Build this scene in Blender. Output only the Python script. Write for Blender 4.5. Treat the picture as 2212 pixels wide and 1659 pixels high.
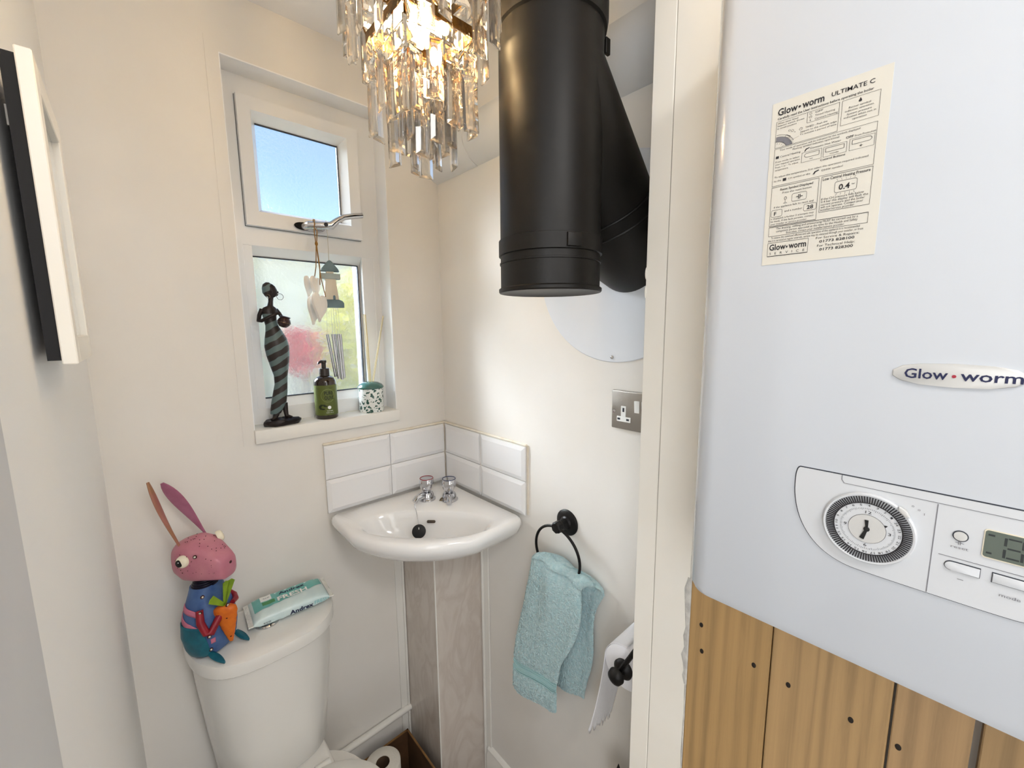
import bpy, bmesh, math, random
from mathutils import Vector as V, Matrix
random.seed(7)
R = math.radians
sc = bpy.context.scene
for o in list(bpy.data.objects):
    bpy.data.objects.remove(o)
col = sc.collection
FL = -1.23          # floor level in drawing coordinates (0 = top of the tile splashback)
Z0 = -FL            # everything is lifted by this at the end, so that the floor is z = 0
CE = 1.095          # ceiling level

# ------------------------------------------------------------------ camera
cam_d = bpy.data.cameras.new('camera')
cam = bpy.data.objects.new('camera', cam_d); col.objects.link(cam)
cam_d.sensor_width = 36.0; cam_d.lens = 14.466; cam_d.clip_start = 0.01
yaw, pitch, roll = R(47.4527), R(7.7675), R(-0.5001)
fw = V((math.cos(yaw)*math.cos(pitch), math.sin(yaw)*math.cos(pitch), -math.sin(pitch)))
rt = V((math.sin(yaw), -math.cos(yaw), 0)); up = rt.cross(fw)
r2 = rt*math.cos(roll)+up*math.sin(roll); u2 = -rt*math.sin(roll)+up*math.cos(roll)
M = Matrix((r2, u2, -fw)).transposed().to_4x4()
M.translation = V((-0.78618, -1.20893, 0.32859+Z0))
cam.matrix_world = M
sc.camera = cam

# ------------------------------------------------------------------ world, light, exposure
w = bpy.data.worlds.new('sky'); sc.world = w; w.use_nodes = True
wn = w.node_tree.nodes; bg = wn['Background']
sky = wn.new('ShaderNodeTexSky'); sky.sky_type = 'NISHITA'; sky.sun_disc = False
sky.sun_elevation = R(38); sky.sun_rotation = R(150); sky.air_density = 1.0; sky.dust_density = 0.3; sky.ozone_density = 4.0
w.node_tree.links.new(sky.outputs[0], bg.inputs[0]); bg.inputs[1].default_value = 0.18

def light(name, kind, loc, aim, energy, colr, **k):
    d = bpy.data.lights.new(name, kind); d.energy = energy; d.color = colr
    for a, b in k.items(): setattr(d, a, b)
    o = bpy.data.objects.new(name, d); col.objects.link(o); o.location = loc
    o.rotation_euler = (V(aim)-V(loc)).to_track_quat('-Z', 'Y').to_euler()
    return o
light('sun', 'SUN', (-2.7, 4.1, 3.75), (0, 0, 1.5), 27.0, (.88, .945, 1), angle=R(30))
light('hall_fill_left', 'AREA', (-1.66, -1.65, 1.45), (-.2, -1.0, 1.4), 11.5, (.93, .965, 1), shape='RECTANGLE', size=1.0, size_y=1.7)  # unseen fill panel added at the left to brighten boiler and door lining
light('hall_fill_back', 'AREA', (-.40, -2.95, 1.6), (-.85, -.3, 1.5), 7.5, (.95, .97, 1), shape='RECTANGLE', size=.8, size_y=1.6)  # unseen fill panel added behind the camera to lift the left wall
light('hall_fill_top', 'AREA', (-.70, -1.80, 2.28), (-.7, -1.7, 0), 7, (1, .97, .93), shape='DISK', size=.4)  # unseen fill disc added overhead, no fitting is modelled there
sc.view_settings.view_transform = 'Standard'; sc.view_settings.look = 'None'
sc.view_settings.exposure = 0.46; sc.view_settings.gamma = 1.0
sc.view_settings.use_curve_mapping = False
sc.cycles.transparent_max_bounces = 10
sc.cycles.adaptive_threshold = .08; sc.cycles.use_light_tree = False
sc.cycles.max_bounces = 7; sc.cycles.diffuse_bounces = 4; sc.cycles.glossy_bounces = 4; sc.cycles.transmission_bounces = 7

# ------------------------------------------------------------------ materials
def lin(c):
    return tuple(((x/255)/12.92 if x <= 10 else (((x/255)+.055)/1.055)**2.4) for x in c)
MATS = {}
def mat(name, c, rough=.5, metal=0, noise=0, nscale=8, c2=None, bump=0, bscale=60, coat=0, trans=0, ior=1.45,
        emit=None, es=0, alpha_mix=0, sss=0, stretch=None, sheen=0, spec=None, lo=.35, hi=.65, detail=4, bdist=.004):
    if name in MATS: return MATS[name]
    m = bpy.data.materials.new(name); m.use_nodes = True
    nt = m.node_tree; n = nt.nodes; L = nt.links.new; b = n['Principled BSDF']
    rgb = lin(c)+(1,)
    b.inputs['Base Color'].default_value = rgb
    b.inputs['Roughness'].default_value = rough; b.inputs['Metallic'].default_value = metal
    b.inputs['IOR'].default_value = ior; b.inputs['Coat Weight'].default_value = coat
    b.inputs['Transmission Weight'].default_value = trans
    if sheen: b.inputs['Sheen Weight'].default_value = sheen
    if spec is not None: b.inputs['Specular IOR Level'].default_value = spec
    if emit:
        b.inputs['Emission Color'].default_value = lin(emit)+(1,); b.inputs['Emission Strength'].default_value = es
    co = n.new('ShaderNodeTexCoord'); src = co.outputs['Object']
    if stretch:
        mp = n.new('ShaderNodeMapping'); mp.inputs['Scale'].default_value = stretch
        L(src, mp.inputs[0]); src = mp.outputs[0]
    if c2 is not None:
        nz = n.new('ShaderNodeTexNoise'); nz.inputs['Scale'].default_value = nscale; nz.inputs['Detail'].default_value = detail
        rp = n.new('ShaderNodeValToRGB')
        rp.color_ramp.elements[0].position = lo; rp.color_ramp.elements[1].position = hi
        rp.color_ramp.elements[0].color = rgb; rp.color_ramp.elements[1].color = lin(c2)+(1,)
        L(src, nz.inputs['Vector']); L(nz.outputs[0], rp.inputs[0]); L(rp.outputs[0], b.inputs['Base Color'])
    if bump:
        nb = n.new('ShaderNodeTexNoise'); nb.inputs['Scale'].default_value = bscale; nb.inputs['Detail'].default_value = 5
        bp = n.new('ShaderNodeBump'); bp.inputs['Strength'].default_value = bump; bp.inputs['Distance'].default_value = bdist
        L(src, nb.inputs['Vector']); L(nb.outputs[0], bp.inputs['Height']); L(bp.outputs[0], b.inputs['Normal'])
    if alpha_mix:
        t = n.new('ShaderNodeBsdfTransparent'); mx = n.new('ShaderNodeMixShader'); mx.inputs[0].default_value = alpha_mix
        L(b.outputs[0], mx.inputs[1]); L(t.outputs[0], mx.inputs[2]); L(mx.outputs[0], n['Material Output'].inputs[0])
    MATS[name] = m
    return m
def nodes(m): return m.node_tree.nodes, m.node_tree.links.new, m.node_tree.nodes['Principled BSDF']

wall_m = mat('wall_paint', (238, 235, 230), .75, c2=(234, 230, 223), nscale=3, bump=.08, bscale=45)
ceil_m = mat('ceiling_paint', (240, 242, 246), .8, bump=.05, bscale=40)
trim_m = mat('cream_gloss_paint', (251, 248, 240), .35, c2=(249, 245, 235), nscale=6, bump=.06, bscale=25)
white_m = mat('white_paint', (240, 238, 232), .4, bump=.04, bscale=40)
upvc_m = mat('white_upvc', (240, 241, 241), .28, c2=(236, 237, 238), nscale=4)
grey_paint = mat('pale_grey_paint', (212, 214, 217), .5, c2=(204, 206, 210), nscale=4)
floor_m = mat('floor_vinyl', (150, 138, 126), .5, c2=(128, 116, 104), nscale=14, stretch=(1, 6, 1))
ceramic = mat('white_ceramic', (243, 240, 234), .12, coat=.5)
cer_old = mat('ivory_ceramic', (248, 248, 248), .12, coat=.5, c2=(245, 244, 242), nscale=5)
cistern_m = mat('white_plastic_ceramic', (238, 237, 233), .22, coat=.2)
tile_m = mat('white_glazed_tile', (240, 240, 241), .1, coat=.4)
grout_m = mat('cream_grout', (234, 224, 206), .85, c2=(242, 236, 224), nscale=40, bump=.4, bscale=120)
chrome = mat('chrome', (205, 205, 208), .08, 1)
steel = mat('brushed_steel', (172, 168, 162), .35, 1, bump=.15, bscale=200, stretch=(1, 1, 12))
alu = mat('aluminium', (190, 190, 192), .22, 1)
black_enamel = mat('black_enamel', (17, 15, 13), .46, c2=(23, 20, 17), nscale=20, bump=.03, bscale=200, spec=.4)
black_iron = mat('black_iron', (20, 18, 18), .42, .4, bump=.25, bscale=90)
black_plastic = mat('black_plastic', (18, 18, 19), .4)
black_rubber = mat('black_rubber', (17, 17, 18), .55, bump=.1, bscale=80)
dark_board = mat('matt_black_slab', (22, 22, 25), .7, bump=.1)
grey_glass = mat('picture_glass', (176, 182, 184), .08, coat=.6)
boiler_m = mat('boiler_white_gloss', (204, 209, 216), .16, coat=.6)
panel_m = mat('panel_white_plastic', (208, 211, 215), .32)
gap_m = mat('dark_gap', (48, 52, 62), .6)
print_m = mat('black_print', (38, 36, 40), .6)
grey_print = mat('grey_print', (120, 120, 126), .6)
paper_m = mat('label_paper', (218, 214, 203), .55)
navy_print = mat('navy_print', (24, 30, 72), .5)
red_print = mat('red_dot', (170, 44, 62), .5)
lcd_m = mat('lcd_glass', (92, 102, 94), .15, coat=.5)
lcd_seg = mat('lcd_segment', (40, 46, 46), .4)
silver_m = mat('silver_badge', (206, 206, 204), .3, .1)
tissue_m = mat('white_tissue', (246, 246, 250), .9, bump=.25, bscale=160)
tissue_core = mat('tissue_side', (238, 234, 224), .9, bump=.35, bscale=200)
core_m = mat('brown_card_core', (96, 76, 58), .85, bump=.2)
card_m = mat('brown_cardboard', (150, 112, 68), .85, c2=(128, 92, 54), nscale=20, bump=.15, bscale=60)
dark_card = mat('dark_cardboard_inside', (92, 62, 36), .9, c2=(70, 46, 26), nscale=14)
duct_m = mat('duct_white', (226, 227, 228), .35, bump=.05, bscale=20)
nail_m = mat('nail_hole_dark', (34, 26, 20), .6)
knot_m = mat('wood_knot', (164, 124, 78), .55, c2=(146, 104, 62), nscale=90)
filler_m = mat('crumbling_filler', (216, 214, 208), .9, c2=(188, 186, 182), nscale=60, bump=.8, bscale=90)
brass_m = mat('dark_gilt_metal', (96, 74, 46), .22, 1, c2=(150, 112, 62), nscale=50, bump=.3, bscale=80)
bulb_m = mat('lit_bulb', (255, 226, 170), .3, emit=(255, 219, 162), es=190)
crystal = mat('crystal_glass', (255, 252, 246), .0, trans=1, ior=1.52, alpha_mix=.18)
wire_m = mat('silver_wire', (210, 190, 150), .2, 1)
pink = mat('pink_tin', (202, 134, 148), .42, c2=(190, 118, 136), nscale=25)
mauve = mat('mauve_tin', (178, 114, 140), .42, c2=(164, 98, 126), nscale=40)
wood_ear = mat('bronze_tin', (158, 112, 76), .4, c2=(172, 110, 104), nscale=14)
blue_tin = mat('blue_tin', (62, 92, 146), .45, c2=(78, 110, 160), nscale=40)
teal_tin = mat('teal_tin', (28, 110, 128), .42, c2=(22, 92, 112), nscale=50)
red_tin = mat('red_tin', (150, 26, 42), .42, c2=(134, 20, 38), nscale=40)
orange_tin = mat('orange_tin', (224, 118, 28), .45, c2=(206, 98, 22), nscale=60)
green_tin = mat('leaf_green_tin', (138, 168, 36), .5, c2=(120, 150, 30), nscale=40)
pink_strap = mat('rose_strap', (206, 120, 146), .5)
cream_eye = mat('cream_enamel', (246, 238, 214), .2)
rust_spot = mat('rust_speck', (64, 26, 26), .7)
navy_tin = mat('navy_spring', (20, 22, 40), .3, .3)
pack_m = mat('wipes_pack_film', (222, 240, 240), .3, c2=(210, 232, 234), nscale=18, coat=.3, bump=.25, bscale=45)
crimp_m = mat('wipes_pack_crimp', (240, 240, 234), .4, bump=.5, bscale=220)
teal_print = mat('teal_print', (116, 194, 188), .3, c2=(92, 176, 170), nscale=20, coat=.3)
white_print = mat('white_print', (248, 250, 248), .4)
green_print = mat('green_print', (76, 148, 92), .4)
sky_print = mat('pale_teal_print', (132, 202, 206), .4)
bronze = mat('dark_bronze', (46, 36, 34), .38, .35, c2=(30, 24, 24), nscale=40, bump=.25, bscale=120)
pot_m = mat('bronze_pot', (70, 48, 46), .32, .35, c2=(42, 30, 30), nscale=50, bump=.3, bscale=120)
bottle_m = mat('dark_amber_bottle', (40, 28, 18), .12, coat=.5)
pump_m = mat('dark_brown_pump', (44, 36, 32), .35)
olive_label = mat('olive_green_label', (92, 102, 42), .45, c2=(84, 95, 38), nscale=10)
dkgreen_print = mat('dark_green_print', (34, 44, 20), .5)
reed_m = mat('pale_reed', (226, 216, 184), .7)
slate = mat('grey_blue_wood', (92, 114, 124), .6, c2=(112, 134, 142), nscale=30, bump=.2)
slate_pale = mat('pale_grey_blue_wood', (160, 174, 174), .6, c2=(176, 186, 182), nscale=30)
driftwood = mat('white_washed_wood', (224, 218, 204), .65, c2=(208, 198, 180), nscale=24, stretch=(1, 1, .2), bump=.15)
heart_m = mat('white_wood_heart', (238, 234, 228), .6, bump=.1)
twine = mat('brown_twine', (146, 108, 54), .9)
nylon = mat('thread', (196, 190, 176), .6)
gold_m = mat('earring_wire', (120, 100, 80), .3, 1)

# towel terry: fine bumpy pile
terry = mat('terry_towel', (212, 240, 244), .95, c2=(188, 226, 232), nscale=120, sheen=.4, bump=1.0, bscale=260, bdist=.007)
terry_band = mat('towel_woven_band', (176, 216, 220), .85, bump=.35, bscale=400, sheen=.2)

def spiral_material():
    m = mat('striped_patina_dress', (78, 104, 104), .45)
    n, L, b = nodes(m)
    co = n.new('ShaderNodeTexCoord'); mp = n.new('ShaderNodeMapping'); mp.inputs['Rotation'].default_value = (0, R(31), 0)
    wv = n.new('ShaderNodeTexWave'); wv.bands_direction = 'Z'; wv.inputs['Scale'].default_value = 11.5
    wv.inputs['Distortion'].default_value = .8; wv.inputs['Detail'].default_value = 1; wv.inputs['Detail Scale'].default_value = 4
    rp = n.new('ShaderNodeValToRGB'); rp.color_ramp.elements[0].position = .47; rp.color_ramp.elements[1].position = .53
    rp.color_ramp.elements[0].color = lin((42, 34, 31))+(1,); rp.color_ramp.elements[1].color = lin((92, 110, 110))+(1,)
    L(co.outputs['Object'], mp.inputs[0]); L(mp.outputs[0], wv.inputs[0]); L(wv.outputs[1], rp.inputs[0]); L(rp.outputs[0], b.inputs['Base Color'])
    return m
dress_m = spiral_material()

def flower_jar_material():
    m = mat('floral_glazed_jar', (44, 84, 76), .2, coat=.4)
    n, L, b = nodes(m)
    co = n.new('ShaderNodeTexCoord'); vo = n.new('ShaderNodeTexVoronoi'); vo.feature = 'DISTANCE_TO_EDGE'; vo.inputs['Scale'].default_value = 75
    nz = n.new('ShaderNodeTexNoise'); nz.inputs['Scale'].default_value = 55
    mxv = n.new('ShaderNodeMix'); mxv.data_type = 'VECTOR'; mxv.inputs[0].default_value = .035
    rp = n.new('ShaderNodeValToRGB'); rp.color_ramp.elements[0].position = .17; rp.color_ramp.elements[1].position = .24
    rp.color_ramp.elements[0].color = lin((232, 236, 232))+(1,); rp.color_ramp.elements[1].color = lin((40, 84, 74))+(1,)
    L(co.outputs['Object'], mxv.inputs[4]); L(nz.outputs['Color'], mxv.inputs[5]); L(co.outputs['Object'], nz.inputs['Vector'])
    L(mxv.outputs[1], vo.inputs['Vector']); L(vo.outputs['Distance'], rp.inputs[0]); L(rp.outputs[0], b.inputs['Base Color'])
    return m
jar_m = flower_jar_material()
jar_lid = mat('green_glazed_lid', (62, 104, 96), .15, coat=.5)

def marble_material():
    m = mat('beige_marble_laminate', (196, 184, 172), .22, coat=.25)
    n, L, b = nodes(m)
    co = n.new('ShaderNodeTexCoord'); mp = n.new('ShaderNodeMapping'); mp.inputs['Rotation'].default_value = (R(28), R(-24), 0); mp.inputs['Scale'].default_value = (3, 3, 1.2)
    wv = n.new('ShaderNodeTexNoise'); wv.inputs['Scale'].default_value = 3.2; wv.inputs['Detail'].default_value = 8; wv.inputs['Distortion'].default_value = 1.6
    rp = n.new('ShaderNodeValToRGB'); e = rp.color_ramp.elements
    e[0].position = .30; e[0].color = lin((212, 204, 195))+(1,); e[1].position = .75; e[1].color = lin((198, 186, 174))+(1,)
    for pos, c in ((.40, (210, 201, 192)), (.495, (199, 188, 178)), (.60, (209, 200, 191))):
        q = e.new(pos); q.color = lin(c)+(1,)
    L(co.outputs['Object'], mp.inputs[0]); L(mp.outputs[0], wv.inputs[0]); L(wv.outputs[0], rp.inputs[0]); L(rp.outputs[0], b.inputs['Base Color'])
    return m
marble = marble_material()

def wood_material(name, off, tone):
    m = mat(name, tone, .5)
    n, L, b = nodes(m)
    co = n.new('ShaderNodeTexCoord'); mp = n.new('ShaderNodeMapping'); mp.inputs['Location'].default_value = off; mp.inputs['Scale'].default_value = (1, 16, .5)
    nz = n.new('ShaderNodeTexNoise'); nz.inputs['Scale'].default_value = 5; nz.inputs['Detail'].default_value = 8; nz.inputs['Roughness'].default_value = .72; nz.inputs['Distortion'].default_value = .6
    wv = n.new('ShaderNodeTexWave'); wv.wave_type = 'BANDS'; wv.bands_direction = 'Y'; wv.inputs['Scale'].default_value = .9
    wv.inputs['Distortion'].default_value = 9; wv.inputs['Detail'].default_value = 3; wv.inputs['Detail Scale'].default_value = .8
    mx = n.new('ShaderNodeMix'); mx.data_type = 'FLOAT'; mx.inputs[0].default_value = .22
    rp = n.new('ShaderNodeValToRGB'); e = rp.color_ramp.elements
    t = tone
    e[0].position = .25; e[0].color = lin(tuple(x*.84 for x in t))+(1,)
    e[1].position = .75; e[1].color = lin(tuple(min(255, x*1.07) for x in t))+(1,)
    q = e.new(.5); q.color = lin(t)+(1,)
    L(co.outputs['Object'], mp.inputs[0]); L(mp.outputs[0], nz.inputs['Vector']); L(mp.outputs[0], wv.inputs['Vector'])
    L(nz.outputs[0], mx.inputs[2]); L(wv.outputs[1], mx.inputs[3]); L(mx.outputs[0], rp.inputs[0]); L(rp.outputs[0], b.inputs['Base Color'])
    bp = n.new('ShaderNodeBump'); bp.inputs['Strength'].default_value = .15; bp.inputs['Distance'].default_value = .002
    L(nz.outputs[0], bp.inputs['Height']); L(bp.outputs[0], b.inputs['Normal'])
    return m
woods = [wood_material('pine_plank_%d' % i, (i*3.1, i*1.7, i*5.3), t) for i, t in enumerate(((182, 148, 100), (186, 153, 108), (180, 148, 108), (170, 140, 100)))]

def obscure_glass(name, blur):
    m = bpy.data.materials.new(name); m.use_nodes = True
    nt = m.node_tree; n = nt.nodes; L = nt.links.new; n.clear()
    out = n.new('ShaderNodeOutputMaterial')
    rf = n.new('ShaderNodeBsdfRefraction'); rf.inputs['Roughness'].default_value = blur; rf.inputs['IOR'].default_value = 1.12
    rf.inputs['Color'].default_value = (.98, 1, 1, 1)
    tr = n.new('ShaderNodeBsdfTransparent'); tl = n.new('ShaderNodeBsdfTranslucent'); tl.inputs['Color'].default_value = (.95, .97, 1, 1)
    gl = n.new('ShaderNodeBsdfGlossy'); gl.inputs['Roughness'].default_value = .12
    nz = n.new('ShaderNodeTexNoise'); nz.inputs['Scale'].default_value = 130; nz.inputs['Detail'].default_value = 2
    co = n.new('ShaderNodeTexCoord'); bp = n.new('ShaderNodeBump'); bp.inputs['Strength'].default_value = .5; bp.inputs['Distance'].default_value = .002
    L(co.outputs['Object'], nz.inputs['Vector']); L(nz.outputs[0], bp.inputs['Height'])
    L(bp.outputs[0], rf.inputs['Normal']); L(bp.outputs[0], gl.inputs['Normal'])
    m1 = n.new('ShaderNodeMixShader'); m1.inputs[0].default_value = .45
    m2 = n.new('ShaderNodeMixShader'); m2.inputs[0].default_value = .02
    m3 = n.new('ShaderNodeMixShader'); m3.inputs[0].default_value = .05
    L(rf.outputs[0], m1.inputs[1]); L(tr.outputs[0], m1.inputs[2])
    L(m1.outputs[0], m2.inputs[1]); L(tl.outputs[0], m2.inputs[2])
    L(m2.outputs[0], m3.inputs[1]); L(gl.outputs[0], m3.inputs[2]); L(m3.outputs[0], out.inputs[0])
    return m
pane_m = obscure_glass('obscure_glass', .25)

# ------------------------------------------------------------------ mesh builder
ORG = {}
class B:
    def __init__(s): s.bm = bmesh.new()
    def vs(s, pts): return [s.bm.verts.new(V(p)) for p in pts]
    def f(s, vv):
        try: return s.bm.faces.new(vv)
        except ValueError: return None
    def poly(s, pts): s.f(s.vs(pts)); return s
    def box(s, x0, x1, y0, y1, z0, z1, bev=0, seg=2):
        v = s.vs([(x, y, z) for x in (x0, x1) for y in (y0, y1) for z in (z0, z1)])
        fs = [s.f([v[i] for i in q]) for q in ((0, 1, 3, 2), (4, 6, 7, 5), (0, 4, 5, 1), (2, 3, 7, 6), (0, 2, 6, 4), (1, 5, 7, 3))]
        if bev:
            es = list({e for f in fs for e in f.edges})
            bmesh.ops.bevel(s.bm, geom=es, offset=bev, segments=seg, profile=.5, affect='EDGES')
        return s
    def loft(s, rings, closed=True, cap=True, loop=False):
        rv = [s.vs(r) for r in rings]; n = len(rv[0]); k = len(rv)
        for i in range(k if loop else k-1):
            a, b = rv[i], rv[(i+1) % k]
            for j in range(n if closed else n-1):
                s.f([a[j], a[(j+1) % n], b[(j+1) % n], b[j]])
        if cap and closed and not loop:
            s.f(list(reversed(rv[0]))); s.f(rv[-1])
        return s
    def tube(s, pts, r, n=10, closed=False, cap=True):
        pts = [V(p) for p in pts]; k = len(pts); rr = r if isinstance(r, (list, tuple)) else [r]*k
        rings = []; t0 = None; e1 = None
        for i in range(k):
            a = pts[(i-1) % k] if (closed or i > 0) else pts[i]
            b = pts[(i+1) % k] if (closed or i < k-1) else pts[i]
            t = (b-a).normalized()
            if e1 is None:
                e1 = t.orthogonal().normalized()
            else:
                e1 = (e1 - t*e1.dot(t)).normalized()
            e2 = t.cross(e1)
            rings.append([pts[i]+(e1*math.cos(2*math.pi*j/n)+e2*math.sin(2*math.pi*j/n))*rr[i] for j in range(n)])
        return s.loft(rings, cap=cap, loop=closed)
    def cyl(s, p0, p1, r0, r1=None, n=24):
        return s.tube([p0, p1], [r0, r0 if r1 is None else r1], n)
    def lathe(s, prof, o=(0, 0, 0), n=32, mtx=None, sx=1, sy=1, cap=True):
        mtx = mtx or Matrix.Identity(3); o = V(o)
        rings = [[o+mtx @ V((r*sx*math.cos(2*math.pi*j/n), r*sy*math.sin(2*math.pi*j/n), z)) for j in range(n)] for r, z in prof]
        return s.loft(rings, cap=cap)
    def ell(s, c, rad, mtx=None, nu=20, nv=12):
        prof = [(math.sin(math.pi*i/nv), -math.cos(math.pi*i/nv)) for i in range(nv+1)]
        prof = [(max(r, .02), z) for r, z in prof]
        mtx = mtx or Matrix.Identity(3)
        S = Matrix.Diagonal(V(rad))
        return s.lathe(prof, c, nu, mtx @ S)
    def extr(s, pts, vec, bev=0):
        vec = V(vec); a = s.vs(pts); b = s.vs([V(p)+vec for p in pts]); n = len(pts)
        fs = [s.f(a), s.f(list(reversed(b)))]
        for i in range(n): fs.append(s.f([a[i], b[i], b[(i+1) % n], a[(i+1) % n]]))
        if bev:
            es = list({e for f in fs[:2] if f for e in f.edges})
            bmesh.ops.bevel(s.bm, geom=es, offset=bev, segments=2, profile=.5, affect='EDGES')
        return s
    def grid(s, fn, nu, nv):
        vv = [[s.bm.verts.new(V(fn(i/nu, j/nv))) for j in range(nv+1)] for i in range(nu+1)]
        for i in range(nu):
            for j in range(nv): s.f([vv[i][j], vv[i+1][j], vv[i+1][j+1], vv[i][j+1]])
        return s
    def text(s, body, width, fn, bold=0, height=None, align='L'):
        """flat lettering; fn maps (u, v) in metres, origin at the left of the base line, to a point"""
        cu = bpy.data.curves.new('t', 'FONT'); cu.body = body; cu.size = 1; cu.offset = bold; cu.resolution_u = 2
        ob = bpy.data.objects.new('t', cu); me = bpy.data.meshes.new_from_object(ob)
        xs = [v.co.x for v in me.vertices]
        if xs:
            x0, x1 = min(xs), max(xs); k = width/(x1-x0); ky = height/.7 if height else k
            off = -width/2 if align == 'C' else 0
            base = len(s.bm.verts)
            vv = [s.bm.verts.new(V(fn((v.co.x-x0)*k+off, v.co.y*ky))) for v in me.vertices]
            for p in me.polygons: s.f([vv[i] for i in p.vertices])
        bpy.data.objects.remove(ob); bpy.data.curves.remove(cu); bpy.data.meshes.remove(me)
        return s
    def mesh(s, name, m, sharp=35, org=(0, 0, 0), recalc=True, merge=0):
        if merge: bmesh.ops.remove_doubles(s.bm, verts=s.bm.verts, dist=merge)
        if recalc: bmesh.ops.recalc_face_normals(s.bm, faces=s.bm.faces)
        bmesh.ops.translate(s.bm, verts=s.bm.verts, vec=-V(org))
        th = R(sharp)
        for f in s.bm.faces: f.smooth = True
        for e in s.bm.edges:
            if len(e.link_faces) == 2: e.smooth = e.calc_face_angle(0) < th
        me = bpy.data.meshes.new(name); s.bm.to_mesh(me); s.bm.free(); me.materials.append(m)
        return me
    def build(s, name, m, parent=None, sharp=35, label=None, recalc=True, merge=0, org=None):
        o0 = ORG.get(parent.name, V((0, 0, 0))) if parent else V(org or (0, 0, 0))
        me = s.mesh(name, m, sharp, o0, recalc, merge)
        o = bpy.data.objects.new(name, me); col.objects.link(o)
        if parent: o.parent = parent
        else: o.location = o0
        ORG[o.name] = o0
        if label: o['label'] = label
        return o

def thing(name, label, cat, loc, group=None):
    o = bpy.data.objects.new(name, None); col.objects.link(o); o.location = loc; o.empty_display_size = .05
    o['label'] = label; o['category'] = cat
    if group: o['group'] = group
    ORG[o.name] = V(loc)
    return o
def tag(o, label, cat, group=None):
    o['label'] = label; o['category'] = cat
    if group: o['group'] = group
    return o
def struct(o, label, cat):
    o['kind'] = 'structure'; o['label'] = label; o['category'] = cat
    return o
def inst(me, name, parent, loc, rot=None, scale=None):
    o = bpy.data.objects.new(name, me); col.objects.link(o); o.parent = parent
    o.location = V(loc)-ORG[parent.name]
    if rot is not None: o.rotation_euler = rot
    if scale is not None: o.scale = scale
    return o
def arc(cx, cy, r, a0, a1, n):
    return [(cx+r*math.cos(R(a0+(a1-a0)*i/n)), cy+r*math.sin(R(a0+(a1-a0)*i/n))) for i in range(n+1)]

# =================================================================== THE SETTING
XL = -.858           # left wall plane
WX0, WX1, WZ0, WZ1 = -.577, -.181, .040, .957   # window opening
YR = .066            # window frame plane behind the wall face
b = B()
b.box(-1.7, WX0, 0, .16, FL, CE); b.box(WX1, .25, 0, .16, FL, CE)
b.box(WX0, WX1, 0, .16, FL, WZ0); b.box(WX0, WX1, 0, .16, WZ1, CE)
wall_window = struct(b.build('wall_window', wall_m), 'cream painted wall with the white framed window in it', 'wall')
XP = -.153           # face of the boarded wall that carries the boiler
b = B(); b.box(0, .12, -.8485, 0, FL, CE)
wall_right = struct(b.build('wall_right', wall_m), 'cream wall carrying the socket, towel ring and flue plate', 'wall')
b = B(); b.box(XP+.02, .12, -3.1, -.947, FL, CE); b.box(XP, .12, -.947, -.849, FL, CE)
wall_boards = struct(b.build('wall_boarded', wall_m), 'boarded wall of pine planks that carries the boiler', 'wall')
wall_left = struct(B().box(XL-.1, XL, -.775, 0, FL, CE).build('wall_left', mat('bright_white_wall_paint', (249, 249, 248), .7, bump=.06, bscale=45)), 'white wall at the left edge carrying the narrow picture frame', 'wall')
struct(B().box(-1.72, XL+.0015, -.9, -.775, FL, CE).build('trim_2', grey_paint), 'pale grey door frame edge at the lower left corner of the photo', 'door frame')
struct(B().box(-1.8, -1.7, -3.1, .16, FL, CE).build('wall_hall', wall_m), 'cream wall of the hall beside the camera', 'wall')
struct(B().box(-1.8, .12, -3.2, -3.1, FL, CE).build('wall_back', wall_m), 'cream wall of the hall behind the camera', 'wall')
struct(B().box(-1.8, .25, -3.2, .16, FL-.1, FL).build('floor', floor_m), 'brown floor below toilet and basin', 'floor')
struct(B().box(-1.8, .25, -3.2, .16, CE, CE+.1).build('ceiling', ceil_m), 'white ceiling above the chandelier', 'ceiling')
# door lining between the toilet and the boiler
b = B().box(XP-.0022, 0, -.8835, -.8486, FL, CE, .0008, 1)
jamb = struct(b.build('trim_1', trim_m), 'cream painted upright door lining between the toilet and the boiler', 'door frame')
B().box(XP-.0006, XP+.001, -.8852, -.8835, FL, CE).build('caulk_joint', mat('grey_caulk', (150, 146, 136), .8, c2=(196, 190, 178), nscale=30, stretch=(1, 1, .3)), jamb)
B().box(XP-.0012, XP+.001, -.947, -.8850, FL, CE).build('plaster_strip', trim_m, jamb)
rg = random.Random(3)
zz = -.27; rings = []
while zz < -.075:
    wd = (.003+.007*rg.random())*min(1, (zz+.28)*30, (-.065-zz)*30)+.0015
    rings.append([(XP-.0010, -.949, zz), (XP-.0022-.0012*rg.random(), -.948+.2*wd, zz), (XP-.0026, -.947+wd*.6, zz), (XP-.0010, -.947+wd, zz)])
    zz += .009+.012*rg.random()
B().loft(rings).build('filler_strip', filler_m, jamb, 10, 'crumbling grey white filler along the boards')
rings = []
zz = -1.0
while zz < .06:
    if not -.28 < zz < -.07: rings.append([(XP-.0008, -.9485, zz), (XP-.0020, -.9475, zz), (XP-.0008, -.9465+.0022*rg.random(), zz)])
    zz += .03+.02*rg.random()
B().loft(rings).build('filler_seam', filler_m, jamb, 10)
for z in (.385, .415):
    B().ell((XP-.0022, -.8492, z*1.0), (.0022, .0022, .010), nu=8, nv=6).build('paint_chip', trim_m, jamb)
# raised plaster edge round the window opening
B().box(-.603, WX0, -.0015, 0, .035, .985).build('plaster_edge', wall_m, wall_window)
B().box(WX1, WX1+.02, -.0012, 0, .035, .965).build('plaster_edge', wall_m, wall_window)

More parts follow.
